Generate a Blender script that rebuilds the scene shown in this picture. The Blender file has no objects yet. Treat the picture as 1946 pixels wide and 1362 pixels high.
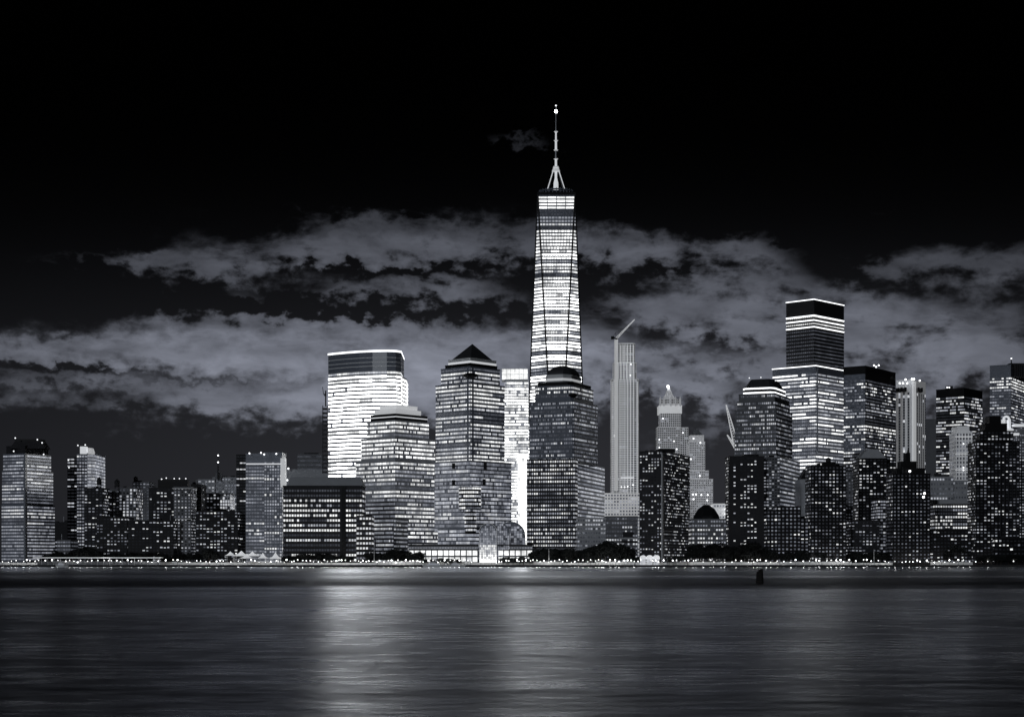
import bpy, math, random
from mathutils import Vector
R = math.radians
sc = bpy.context.scene
C = sc.collection
# ------------------------------------------------------------------ camera
CAMZ, F, HY, CX, PW = 6.0, 3200.0, 1064.0, 973.0, 1946.0
cam = bpy.data.objects.new('camera', bpy.data.cameras.new('camera'))
C.objects.link(cam)
cam.location = (0, 0, CAMZ)
cam.rotation_euler = (R(90), 0, 0)
cam.data.sensor_width = 36
cam.data.lens = F * 36 / PW
cam.data.shift_y = (HY - 681) / PW
cam.data.clip_end = 60000
sc.camera = cam
sc.view_settings.view_transform = 'Standard'
sc.view_settings.look = 'None'
sc.view_settings.exposure = 0.0
sc.view_settings.gamma = 1.0
sc.cycles.use_denoising = True
sc.cycles.pixel_filter_type = 'BLACKMAN_HARRIS'
sc.cycles.filter_width = 1.5
sc.cycles.max_bounces = 5
sc.cycles.diffuse_bounces = 2
sc.cycles.glossy_bounces = 3
sc.cycles.sample_clamp_indirect = 3.0
sc.cycles.caustics_reflective = False

# ------------------------------------------------------------------ night sky
world = bpy.data.worlds.new('World')
sc.world = world
world.use_nodes = True
class NT:
    def __init__(s, nt): s.nt = nt
    def n(s, t, **k):
        o = s.nt.nodes.new(t)
        for a, v in k.items(): setattr(o, a, v)
        return o
    def link(s, a, b): s.nt.links.new(a, b)
    def m(s, op, a, b=None, c=None, clamp=False):
        o = s.nt.nodes.new('ShaderNodeMath'); o.operation = op; o.use_clamp = clamp
        for i, v in enumerate((a, b, c)):
            if v is None: continue
            if isinstance(v, (int, float)): o.inputs[i].default_value = v
            else: s.nt.links.new(v, o.inputs[i])
        return o.outputs[0]
W = NT(world.node_tree)
world.node_tree.nodes.clear()
tc = W.n('ShaderNodeTexCoord')
sep = W.n('ShaderNodeSeparateXYZ'); W.link(tc.outputs['Generated'], sep.inputs[0])
az = W.m('ARCTAN2', sep.outputs[0], sep.outputs[1])
el = W.m('ARCSINE', sep.outputs[2])
K = 57.29578
azd, eld = W.m('MULTIPLY', az, K), W.m('MULTIPLY', el, K)
comb = W.n('ShaderNodeCombineXYZ')
W.link(azd, comb.inputs[0]); W.link(eld, comb.inputs[1])
def noise(scale, sx, sy, detail, rough, off=0.0, dist=0.0):
    mp = W.n('ShaderNodeMapping')
    mp.inputs['Scale'].default_value = (sx, sy, 1); mp.inputs['Location'].default_value = (off, off * .7, 0)
    W.link(comb.outputs[0], mp.inputs[0])
    nn = W.n('ShaderNodeTexNoise', noise_dimensions='2D')
    nn.inputs['Scale'].default_value = scale; nn.inputs['Detail'].default_value = detail
    nn.inputs['Roughness'].default_value = rough; nn.inputs['Distortion'].default_value = dist
    W.link(mp.outputs[0], nn.inputs['Vector'])
    return nn.outputs['Fac']
n1 = noise(.42, .8, 2.1, 8, .56, 3.1, .15)
n2 = noise(1.3, 1, 1.6, 6, .55, 9.7, .1)
n3 = noise(.28, 1, 1.6, 3, .5, 21.0)
# warp the cloud outlines with noise
wx = W.m('MULTIPLY_ADD', W.m('SUBTRACT', n1, .5), 2.6, azd)
wy = W.m('MULTIPLY_ADD', W.m('SUBTRACT', n2, .5), 1.5, eld)
def pd(px, py):
    x, y, z = (px - CX) / F, 1.0, (HY - py) / F
    return math.degrees(math.atan2(x, y)), math.degrees(math.asin(z / math.sqrt(x*x + 1 + z*z)))
BL = [ # cloud banks: centre, half sizes (photo px), slope, weight
 (90,668,210,20,-.02,.95),(300,668,260,36,-.02,1.0),(480,655,240,52,0,1.15),(660,690,240,66,.05,1.15),(850,690,210,66,.05,1.0),(980,690,150,50,0,.8),
 (260,738,330,24,.03,.5),(560,768,230,32,.03,.6),(60,722,130,12,0,.45),(150,760,260,14,.02,.3),(820,770,260,40,0,.5),
 (420,508,115,26,-.08,.85),(560,480,190,34,-.08,.85),(720,466,200,38,0,.85),(880,468,170,42,.03,.8),(285,494,44,11,-.1,.6),(190,490,70,8,-.05,.4),(980,452,110,26,.1,.6),(690,418,160,11,0,.4),
 (650,556,110,16,.02,.55),(800,548,100,22,0,.65),(930,562,120,30,.05,.7),(455,561,40,9,0,.5),
 (1150,458,110,30,.1,.85),(1240,480,120,34,.15,.8),(1360,520,150,50,.1,.85),(1450,476,90,34,.05,.8),(1210,590,140,34,.1,.7),(1420,590,150,48,0,.75),
 (1300,682,150,20,.1,.8),(1190,716,120,34,.1,.8),(1320,745,110,24,.2,.6),(1110,650,90,30,0,.6),(1380,640,120,20,0,.5),
 (1640,585,110,38,.15,.75),(1700,650,230,62,.1,.75),(1880,640,210,70,0,.7),(1860,520,130,44,.0,.6),(1740,486,90,22,.05,.5),(1920,485,80,26,0,.55),(1560,700,260,50,0,.5),
 (1000,268,60,9,.15,.75),(1010,262,30,5,.1,.4),(1660,400,90,8,0,.22),(1370,368,60,8,0,.22),(575,396,40,5,0,.2),(1780,760,300,60,0,.45),(1500,790,260,50,0,.35),(300,800,420,30,0,.28),
 (1250,515,40,20,.2,-.5),(1130,552,110,13,0,-.4),(1300,650,90,14,.1,-.35),(1620,520,110,20,.35,-.5),(1560,440,50,30,0,-.4),(1090,690,40,16,0,-.3),(210,700,60,10,0,-.2),(430,578,330,15,0,-.75),(760,516,150,9,.02,-.7),(770,596,190,9,0,-.6),(150,702,130,7,.03,-.5),(450,726,200,6,.02,-.35),(1480,430,260,22,0,-.4)]
tot = None
for (cx, cy, rx, ry, sl, w) in BL:
    a0, e0 = pd(cx, cy)
    sx, sy = rx / F * K, ry / F * K
    dx = W.m('SUBTRACT', wx, a0)
    dy = W.m('MULTIPLY_ADD', dx, sl, W.m('SUBTRACT', wy, e0))
    u = W.m('MULTIPLY', dx, 1 / sx); v = W.m('MULTIPLY', dy, 1 / sy)
    q = W.m('MULTIPLY_ADD', u, u, W.m('MULTIPLY', v, v))
    g = W.m('MULTIPLY', W.m('EXPONENT', W.m('MULTIPLY', q, -.75)), w)
    tot = g if tot is None else W.m('ADD', tot, g)
# clouds outside the photographed sector, from noise alone
side = W.m('SMOOTH_MIN', W.m('MAXIMUM', W.m('MULTIPLY', W.m('SUBTRACT', W.m('ABSOLUTE', azd), 19), .1), 0), 1, .1)
band = W.m('EXPONENT', W.m('MULTIPLY', W.m('POWER', W.m('MULTIPLY', W.m('SUBTRACT', eld, 7), .2), 2), -1))
tot = W.m('ADD', tot, W.m('MULTIPLY', W.m('MULTIPLY', side, band), W.m('MULTIPLY', n3, .35)))
n4 = noise(.5, .8, 2.4, 5, .55, 41.0, .3)
amp = W.m('MAXIMUM', W.m('MULTIPLY', W.m('SUBTRACT', eld, 7.9), .6), W.m('MULTIPLY', W.m('SUBTRACT', azd, 1), .25))
amp = W.m('MINIMUM', W.m('MAXIMUM', amp, 0), 1)
ragged = W.m('MULTIPLY_ADD', W.m('SUBTRACT', n1, .5), W.m('MULTIPLY_ADD', amp, 1.3, 1.2), W.m('MULTIPLY_ADD', W.m('SUBTRACT', n2, .5), W.m('MULTIPLY_ADD', amp, .8, .6), W.m('MULTIPLY', W.m('MINIMUM', tot, 1.15), .86)))
mr = W.n('ShaderNodeMapRange', interpolation_type='SMOOTHSTEP')
W.link(ragged, mr.inputs[0]); mr.inputs[1].default_value = .24; mr.inputs[2].default_value = 1.12
mr.inputs[3].default_value = 0; mr.inputs[4].default_value = 1
cloud = W.m('MULTIPLY', mr.outputs[0], W.m('MINIMUM', W.m('MULTIPLY', W.m('MAXIMUM', tot, 0), 3), 1))
# light-polluted glow: strongest low over the city
elp = W.m('MAXIMUM', eld, 0)
glow = W.m('EXPONENT', W.m('MULTIPLY', W.m('POWER', W.m('MULTIPLY', elp, 1 / 8.0), 2.8), -1))
azg = W.m('EXPONENT', W.m('MULTIPLY', W.m('POWER', W.m('ABSOLUTE', W.m('MULTIPLY', W.m('SUBTRACT', azd, 2), 1 / 21)), 2), -1))
azg = W.m('MULTIPLY_ADD', azg, .75, .25)
gl = W.m('MULTIPLY', glow, azg)
base = W.m('MULTIPLY_ADD', gl, .026, .0001)
cb = W.m('MULTIPLY', cloud, W.m('MULTIPLY_ADD', W.m('MINIMUM', tot, 2.0), .125, .018))
cb = W.m('MULTIPLY', cb, W.m('MULTIPLY_ADD', n4, 1.3, .35))
cb = W.m('MULTIPLY', cb, W.m('MULTIPLY_ADD', W.m('EXPONENT', W.m('MULTIPLY', W.m('POWER', W.m('MULTIPLY', elp, .098), 3.5), -1)), .93, .07))
cb = W.m('MULTIPLY', cb, W.m('MULTIPLY_ADD', azg, .8, .2))
def tint(val, col):
    o = W.n('ShaderNodeVectorMath', operation='SCALE'); o.inputs[0].default_value = col; W.link(val, o.inputs['Scale']); return o.outputs[0]
addc = W.n('ShaderNodeVectorMath', operation='ADD')
W.link(tint(base, (.96, .99, 1.17)), addc.inputs[0]); W.link(tint(cb, (.92, .98, 1.19)), addc.inputs[1])
bg = W.n('ShaderNodeBackground'); W.link(addc.outputs[0], bg.inputs[0]); bg.inputs[1].default_value = 1.0
wo = W.n('ShaderNodeOutputWorld'); W.link(bg.outputs[0], wo.inputs[0])

# added fill light from behind the camera, left, standing in for city glow
fill_sun = bpy.data.objects.new('moon', bpy.data.lights.new('moon', 'SUN'))
C.objects.link(fill_sun)
fill_sun.data.energy = 0.55; fill_sun.data.angle = R(4); fill_sun.data.color = (.86, .92, 1.0)
fill_sun.rotation_euler = Vector((0.42, 1.0, -.30)).to_track_quat('-Z', 'Y').to_euler()

# ------------------------------------------------------------------ helpers
def X(px, Y): return (px - CX) / F * Y
def Z(py, Y): return CAMZ + (HY - py) / F * Y
GZ = 1.8
MATS = {}
def mat(name, col, rough=.7, bump=0, var=.12, spec=.3, scale=.15, metal=0.0, emit=0):
    if name in MATS: return MATS[name]
    m = bpy.data.materials.new(name); m.use_nodes = True
    t = NT(m.node_tree); b = m.node_tree.nodes['Principled BSDF']
    g = t.n('ShaderNodeNewGeometry')
    nz = t.n('ShaderNodeTexNoise'); nz.inputs['Scale'].default_value = scale; nz.inputs['Detail'].default_value = 6
    t.link(g.outputs['Position'], nz.inputs['Vector'])
    mx = t.n('ShaderNodeMix', data_type='RGBA')
    mx.inputs[6].default_value = tuple(c * (1 - var) for c in col) + (1,)
    mx.inputs[7].default_value = tuple(min(1, c * (1 + var)) for c in col) + (1,)
    t.link(nz.outputs['Fac'], mx.inputs[0]); t.link(mx.outputs[2], b.inputs['Base Color'])
    b.inputs['Roughness'].default_value = rough; b.inputs['Specular IOR Level'].default_value = spec
    b.inputs['Metallic'].default_value = metal
    if emit:
        b.inputs['Emission Color'].default_value = (.95, .97, 1, 1); b.inputs['Emission Strength'].default_value = emit
        m.cycles.emission_sampling = 'NONE'
    MATS[name] = m
    return m
def winmat():
    m = bpy.data.materials.new('lit_glass'); m.use_nodes = True
    t = NT(m.node_tree); b = m.node_tree.nodes['Principled BSDF']
    a = t.n('ShaderNodeAttribute', attribute_name='lit')
    rp = t.n('ShaderNodeValToRGB'); t.link(a.outputs['Fac'], rp.inputs[0])
    rp.color_ramp.elements[0].position = .0; rp.color_ramp.elements[0].color = (.84, .91, 1.12, 1)
    rp.color_ramp.elements[1].position = .75; rp.color_ramp.elements[1].color = (.99, 1, 1, 1)
    # rooms differ inside: uneven light over each pane
    g = t.n('ShaderNodeNewGeometry')
    nz = t.n('ShaderNodeTexNoise'); nz.inputs['Scale'].default_value = .45; nz.inputs['Detail'].default_value = 3
    t.link(g.outputs['Position'], nz.inputs['Vector'])
    n2_ = t.n('ShaderNodeTexNoise'); n2_.inputs['Scale'].default_value = .07; n2_.inputs['Detail'].default_value = 3
    t.link(g.outputs['Position'], n2_.inputs['Vector'])
    k = t.m('MULTIPLY', a.outputs['Fac'], t.m('MULTIPLY_ADD', nz.outputs['Fac'], 1.1, .45))
    k = t.m('MULTIPLY', k, t.m('MAXIMUM', t.m('MULTIPLY_ADD', n2_.outputs['Fac'], 1.8, .1), .25))
    t.link(rp.outputs[0], b.inputs['Emission Color']); t.link(k, b.inputs['Emission Strength'])
    b.inputs['Base Color'].default_value = (.02, .022, .026, 1); b.inputs['Roughness'].default_value = .12
    m.cycles.emission_sampling = 'NONE'
    return m
GLASS = winmat()
M = dict(
 pale=mat('pale_limestone', (.58, .59, .60)), stone=mat('grey_granite', (.34, .35, .37)), mid=mat('weathered_masonry', (.13, .134, .145)),
 dark=mat('dark_brick', (.026, .026, .029), spec=.15), black=mat('black_steel_cladding', (.007, .007, .008), .5, spec=.15),
 slate=mat('blue_grey_spandrel', (.15, .165, .20), .3, spec=.6), copper=mat('oxidised_copper', (.035, .036, .04), .6),
 glassy=mat('coated_curtain_wall', (.22, .235, .27), .2, spec=.8), metal=mat('galvanised_steel', (.35, .36, .38), .4, metal=.6),
 concrete=mat('quay_concrete', (.04, .04, .042), .85), white=mat('white_paint', (.78, .79, .8), .5), wood=mat('tarred_timber', (.012, .011, .010), .8, scale=3),
 ground=mat('asphalt', (.05, .05, .052), .9), leaf=mat('night_foliage', (.018, .020, .020), .8, scale=.6, spec=.1), bark=mat('bark', (.03, .026, .022), .9),
 fabric=mat('tent_fabric_painted_glow', (.75, .76, .78), .8, emit=.42), led=mat('white_edge_lighting', (.8, .8, .8), emit=1.9),
 rooflamp=mat('roof_lamp_glow', (.9, .9, .9), emit=2.2), lampw=mat('lamp_glow', (.9, .9, .9), emit=4.0), lampd=mat('dim_lamp_glow', (.9, .9, .9), emit=1.3),
 flood_glow=mat('painted_floodlight', (.6, .6, .6), emit=.33), dimled=mat('dim_edge_lighting', (.6, .6, .65), emit=.5),  # floodlighting is put into the surface as emission, without floodlamps
 lantern=mat('lantern_glass_and_floodlit_glow', (.6, .62, .66), emit=.50), beacon=mat('beacon_glow', (1, 1, 1), emit=14.0))  # the lantern glow also stands in for floodlight on stone, mast and cables

class MB:
    def __init__(s): s.v, s.f, s.l = [], [], []
    def face(s, pts, lit=0.0):
        i = len(s.v); s.v += [tuple(p) for p in pts]; s.f.append(tuple(range(i, i + len(pts)))); s.l.append(lit)
    def prism(s, poly, z0, z1, lit=0.0, bottom=False):
        n = len(poly)
        for i in range(n):
            a, b = poly[i], poly[(i + 1) % n]
            s.face([(a[0], a[1], z0), (b[0], b[1], z0), (b[0], b[1], z1), (a[0], a[1], z1)], lit)
        s.face([(p[0], p[1], z1) for p in poly], lit)
        if bottom: s.face([(p[0], p[1], z0) for p in reversed(poly)], lit)
    def loft(s, pa, za, pb, zb, cap=True, lit=0.0):
        n = len(pa)
        for i in range(n):
            j = (i + 1) % n
            s.face([(pa[i][0], pa[i][1], za), (pa[j][0], pa[j][1], za), (pb[j][0], pb[j][1], zb), (pb[i][0], pb[i][1], zb)], lit)
        if cap: s.face([(p[0], p[1], zb) for p in pb], lit)
    def box(s, x0, x1, y0, y1, z0, z1, lit=0.0):
        s.prism([(x0, y0), (x1, y0), (x1, y1), (x0, y1)], z0, z1, lit, True)
    def tube(s, p, q, r0, r1=None, n=8):
        r1 = r0 if r1 is None else r1
        p, q = Vector(p), Vector(q); d = (q - p).normalized()
        a = d.orthogonal().normalized(); b = d.cross(a)
        P = [p + (a * math.cos(2*math.pi*k/n) + b * math.sin(2*math.pi*k/n)) * r0 for k in range(n)]
        Q = [q + (a * math.cos(2*math.pi*k/n) + b * math.sin(2*math.pi*k/n)) * r1 for k in range(n)]
        for k in range(n):
            j = (k + 1) % n; s.face([P[k], P[j], Q[j], Q[k]])
        s.face(Q); s.face(P[::-1])
    def ball(s, c, r, n=8, m=5, sz=1.0):
        c = Vector(c)
        def pt(i, j):
            t = math.pi * i / m; f = 2 * math.pi * j / n
            return c + Vector((r*math.sin(t)*math.cos(f), r*math.sin(t)*math.sin(f), r*math.cos(t)*sz))
        for i in range(m):
            for j in range(n):
                if i == 0: s.face([pt(0, 0), pt(1, j), pt(1, j + 1)])
                elif i == m - 1: s.face([pt(i, j), pt(m, 0), pt(i, j + 1)])
                else: s.face([pt(i, j), pt(i + 1, j), pt(i + 1, j + 1), pt(i, j + 1)])
    def build(s, name, material, parent=None, org=None):
        me = bpy.data.meshes.new(name)
        if org is None: org = parent.location if parent is not None else Vector((0, 0, 0))
        me.from_pydata([(a - org[0], b - org[1], c - org[2]) for a, b, c in s.v], [], s.f)
        me.materials.append(material)
        at = me.attributes.new('lit', 'FLOAT', 'FACE'); at.data.foreach_set('value', s.l)
        o = bpy.data.objects.new(name, me); C.objects.link(o)
        if parent is not None: o.parent = parent
        return o
def smooth(o):
    o.data.polygons.foreach_set('use_smooth', [True] * len(o.data.polygons)); return o
def tag(o, label=None, cat=None, group=None, kind=None):
    if label: o['label'] = label
    if cat: o['category'] = cat
    if group: o['group'] = group
    if kind: o['kind'] = kind
    return o
def empty(name, loc, label, cat, group=None):
    o = bpy.data.objects.new(name, None); C.objects.link(o); o.location = loc; o.empty_display_size = 2
    return tag(o, label, cat, group)
def copy_tree(o, parent=None):
    c = o.copy(); C.objects.link(c); c.parent = parent
    for ch in [k for k in bpy.data.objects if k.parent == o]: copy_tree(ch, c)
    return c

# footprints ---------------------------------------------------------------
def corner(x0, xc, x1, Y, th=38):
    t = R(th); u0, u1 = (x0 - CX) / F, (x1 - CX) / F; px = X(xc, Y)
    L = (px - u0 * Y) / (math.cos(t) + u0 * math.sin(t))
    Rr = (u1 * Y - px) / (math.sin(t) - u1 * math.cos(t))
    a = (px - L * math.cos(t), Y + L * math.sin(t)); b = (px + Rr * math.sin(t), Y + Rr * math.cos(t))
    return [a, (px, Y), b, (a[0] + b[0] - px, a[1] + b[1] - Y)]
def front(x0, x1, Y, D=28):
    a, b = X(x0, Y), X(x1, Y); return [(a, Y), (b, Y), (b, Y + D), (a, Y + D)]
def pts(lst, Y, D=40):
    p = [(X(px, Y + d), Y + d) for px, d in lst]
    mY = max(q[1] for q in p) + D
    return p + [(p[-1][0] - 1, mY), (p[0][0] + 1, mY)]
def inset(poly, k):
    cx = sum(p[0] for p in poly) / len(poly); cy = sum(p[1] for p in poly) / len(poly)
    return [(cx + (p[0] - cx) * k, cy + (p[1] - cy) * k) for p in poly]
def chamfer(poly, k):
    out = []
    n = len(poly)
    for i in range(n):
        p, a, b = Vector(poly[i]), Vector(poly[i - 1]), Vector(poly[(i + 1) % n])
        out += [tuple(p + (a - p) * k), tuple(p + (b - p) * k)]
    return out

# window lighting ----------------------------------------------------------
def St(**k):
    d = dict(pitch=7.6, bay=3.0, h=.52, gap=.16, rows=[(1, .5)], seg=.3, jit=.25, off=.05, base=.03, top=0, zones=[], L=1, Rr=1, cols=None, indiv=False, run=(3, 12), end=0)
    d.update(k); return d
def pick(rng, dist):
    t = rng.random() * sum(p for p, _ in dist)
    for p, v in dist:
        t -= p
        if t <= 0: return v
    return dist[-1][1]
def row_levels(st, rng, n, ypx, side, L0):
    dist = st['rows']
    for z in st['zones']:
        if z[0] <= ypx < z[1] and (len(z) < 4 or z[3] == side): dist = z[2]; L0 = pick(rng, dist)
    out = []
    if rng.random() < st['seg']:
        while len(out) < n:
            v = pick(rng, dist); out += [v] * rng.randint(*st['run'])
        out = out[:n]
    else: out = [L0] * n
    mul = st['L'] if side == 'L' else st['Rr'] if side == 'R' else 1
    res = []
    for v in out:
        if rng.random() < st['off']: v = st['base']
        res.append(max(st['base'], v) * rng.uniform(1 - st['jit'], 1 + st['jit']) * mul)
    return res
LV = [.006, .03, .06, .1, .16, .25, .36, .5, .7, 1.0, 1.5]
UNIT = []
for v in LV:
    u = MB(); u.box(-.5, .5, -.5, .5, 0, 1, v)
    me = bpy.data.meshes.new('window'); me.from_pydata(u.v, [], u.f); me.materials.append(GLASS)
    me.attributes.new('lit', 'FLOAT', 'FACE').data.foreach_set('value', u.l); UNIT.append(me)

def facade(root, poly, z0, z1, st, rng, bands, cells):
    Y0 = min(p[1] for p in poly)
    pitch = st['pitch'] / F * Y0
    n = len(poly)
    edges = []
    for i in range(n):
        a, b = Vector(poly[i]), Vector(poly[(i + 1) % n]); e = b - a; L = e.length
        if L < 1.2: continue
        nrm = Vector((e.y, -e.x)) / L; mid = (a + b) / 2
        if nrm.dot(-mid.normalized()) < -.12: continue
        if nrm.y > .05: continue
        rel = nrm.dot(Vector((1, 0)))
        side = 'L' if rel < -.22 else 'R' if rel > .22 else 'F'
        edges.append((a, e / L, L, nrm, side))
    r = 0; zt = z1 - st['top'] / F * Y0
    zb = z0 + st['end'] / F * Y0
    while zt - pitch * .9 > zb:
        ypx = HY - (zt - CAMZ) / Y0 * F
        L0 = pick(rng, st['rows'])
        mb = MB()
        hz = pitch * st['h']
        za, zc = zt - pitch * .2 - hz, zt - pitch * .2
        for (a, d, L, nrm, side) in edges:
            nb = max(1, round(L / st['bay'])); w = L / nb
            lv = row_levels(st, rng, nb, ypx, side, L0)
            for c in range(nb):
                if st['cols'] and not st['cols'](c, nb, side, r): continue
                v = lv[c]
                if v < 0: continue
                gw = w * st['gap'] / 2
                p = a + d * (c * w + gw) + nrm * .14; q = a + d * ((c + 1) * w - gw) + nrm * .14
                if st['indiv']: cells.append((v, p, q, za, zc, nrm, d))
                else:
                    mb.face([(p.x, p.y, za), (q.x, q.y, za), (q.x, q.y, zc), (p.x, p.y, zc)], v)
        if mb.f: bands.append(mb)
        zt -= pitch; r += 1

CREDIT = [0]
def finish_windows(root, bands, cells):
    for mb in bands[:98]: mb.build('window_band', GLASS, root)
    if len(bands) > 98:
        rest = MB()
        for mb in bands[98:]:
            for f, l in zip(mb.f, mb.l): rest.face([mb.v[i] for i in f], l)
        tag(rest.build('window_band', GLASS, root), kind='stuff')
    rz = random.Random(len(cells))
    cells.sort(key=lambda c: -c[0])
    for (v, p, q, za, zc, nrm, d) in cells[:90]:
        k = min(range(len(LV)), key=lambda i: abs(math.log(LV[i] / max(v, .01))))
        o = bpy.data.objects.new('window', UNIT[k]); C.objects.link(o); o.parent = root
        m = (p + q) / 2
        o.location = (m.x - root.location.x, m.y - root.location.y, za - root.location.z)
        o.rotation_euler = (0, 0, math.atan2(d.y, d.x)); o.scale = ((q - p).length * rz.choice([1, 1, .85, 1.25]), .2, (zc - za) * rz.choice([1, 1, .8, .6]))
    if len(cells) > 90:
        rest = MB()
        for (v, p, q, za, zc, nrm, d) in cells[90:]:
            rest.face([(p.x, p.y, za), (q.x, q.y, za), (q.x, q.y, zc), (p.x, p.y, zc)], v)
        tag(rest.build('window', GLASS, root), kind='stuff')

SEED = [100]
def tower(name, label, Y, tiers, st, wall='mid', th=38, cat='skyscraper', group=None):
    """tiers: (spec, ytop, ybot or None, opts) ; spec=(x0,x1) front | (x0,xc,x1) corner | list of (px,dY) polyline"""
    SEED[0] += 1; rng = random.Random(SEED[0])
    s0 = tiers[-1][0]
    xs = [q[0] for q in s0] if isinstance(s0, list) else list(s0)
    root = empty(name, (X((xs[0] + xs[-1]) / 2, Y), Y + 12, GZ), label, cat, group)
    walls = MB(); bands, cells = [], []; tops = []
    for T in tiers:
        spec, yt, yb = T[0], T[1], T[2]; o = T[3] if len(T) > 3 else {}
        Yt = Y + o.get('dy', 0)
        if isinstance(spec, list): poly = pts(spec, Yt, o.get('D', 40))
        elif len(spec) == 3: poly = corner(*spec, Yt, o.get('th', th))
        else: poly = front(*spec, Yt, o.get('D', 28))
        if 'cham' in o: poly = chamfer(poly, o['cham'])
        zt = Z(yt, Yt); zb = GZ - .5 if yb is None else Z(yb, Yt)
        wm = o.get('wall')
        if wm:
            k = MB(); k.prism(poly, zb, zt, 0, True); k.build(o.get('part', 'upper_wall'), M[wm], root)
        else: walls.prism(poly, zb, zt)
        # parapet coping, slightly proud
        if o.get('cope', True) and yt < 1040:
            k = MB(); k.prism(inset(poly, 1.012), zt, zt + .9, 0, True)
            k.build('parapet', M[o.get('copemat', wm or wall)], root)
        s = o.get('st', st)
        if s: facade(root, poly, max(zb, GZ + 1), zt, s, rng, bands, cells)
        tops.append((poly, zt))
    if 'apartment' in cat:
        p_, z_ = tops[-1]; a_, b_ = p_[0][0], p_[1][0]; y_ = max(p_[0][1], p_[1][1]) + 3
        for _ in range(rng.randint(2, 3)):
            c_ = rng.uniform(a_ + 2, b_ - 2); w_ = rng.uniform(1, 2.4); h_ = rng.uniform(1.4, 3.0)
            part(root, 'plant_room', 'dark', lambda k: k.box(c_ - w_, c_ + w_, y_, y_ + 5, z_, z_ + h_))
        if rng.random() < .5:
            c_ = rng.uniform(a_ + 2, b_ - 2); part(root, 'antenna', 'metal', lambda k: k.tube((c_, y_, z_), (c_, y_, z_ + rng.uniform(4, 7)), .14, n=4))
    if walls.f: walls.build('wall', M[wall], root)
    finish_windows(root, bands, cells)
    root['_t'] = 0; del root['_t']
    return root, tops, rng
def part(root, name, m, fn):
    k = MB(); fn(k); return k.build(name, M[m] if isinstance(m, str) else m, root)
def roofbox(root, x0, x1, yt, yb, Y, D=8, m='dark', name='plant_room'):
    part(root, name, m, lambda k: k.box(X(x0, Y), X(x1, Y), Y, Y + D, Z(yb, Y), Z(yt, Y)))
def watertank(root, x, yt, yb, Y, w=7):
    def f(k):
        c = X(x, Y); r = w / F * Y / 2; zb, zt = Z(yb, Y), Z(yt, Y); h = zt - zb
        for dx in (-.7, .7):
            for dyy in (-.7, .7): k.tube((c + dx*r, Y + 5 + dyy*r, zb), (c + dx*r, Y + 5 + dyy*r, zb + h*.35), .2, n=5)
        k.tube((c, Y + 5, zb + h*.3), (c, Y + 5, zb + h*.78), r, n=12)
        k.tube((c, Y + 5, zb + h*.78), (c, Y + 5, zt), r*1.08, .15, n=12)
    part(root, 'water_tank', 'dark', f)
def lights(root, lst, Y, r=.5, m='rooflamp'):
    for (x, y) in lst: part(root, 'roof_light', m, lambda k: k.ball((X(x, Y), Y, Z(y, Y)), r, 6, 4))
def edge_light(root, x0, x1, y, Y, D=.5, t=1.6, m='led', name='edge_light'):
    part(root, name, m, lambda k: k.box(X(x0, Y), X(x1, Y), Y - D, Y, Z(y + t, Y), Z(y, Y)))
def ringlight(root, poly, z, h, m='led', name='edge_light', k=1.016):
    part(root, name, m, lambda q: q.prism(inset(poly, k), z, z + h, 0, True))
def mast(root, x, yt, yb, Y, r=.5, m='metal', name='mast', off=0):
    part(root, name, m, lambda k: k.tube((X(x, Y), Y + off, Z(yb, Y)), (X(x, Y), Y + off, Z(yt, Y)), r, r * .35, 6))

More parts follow.
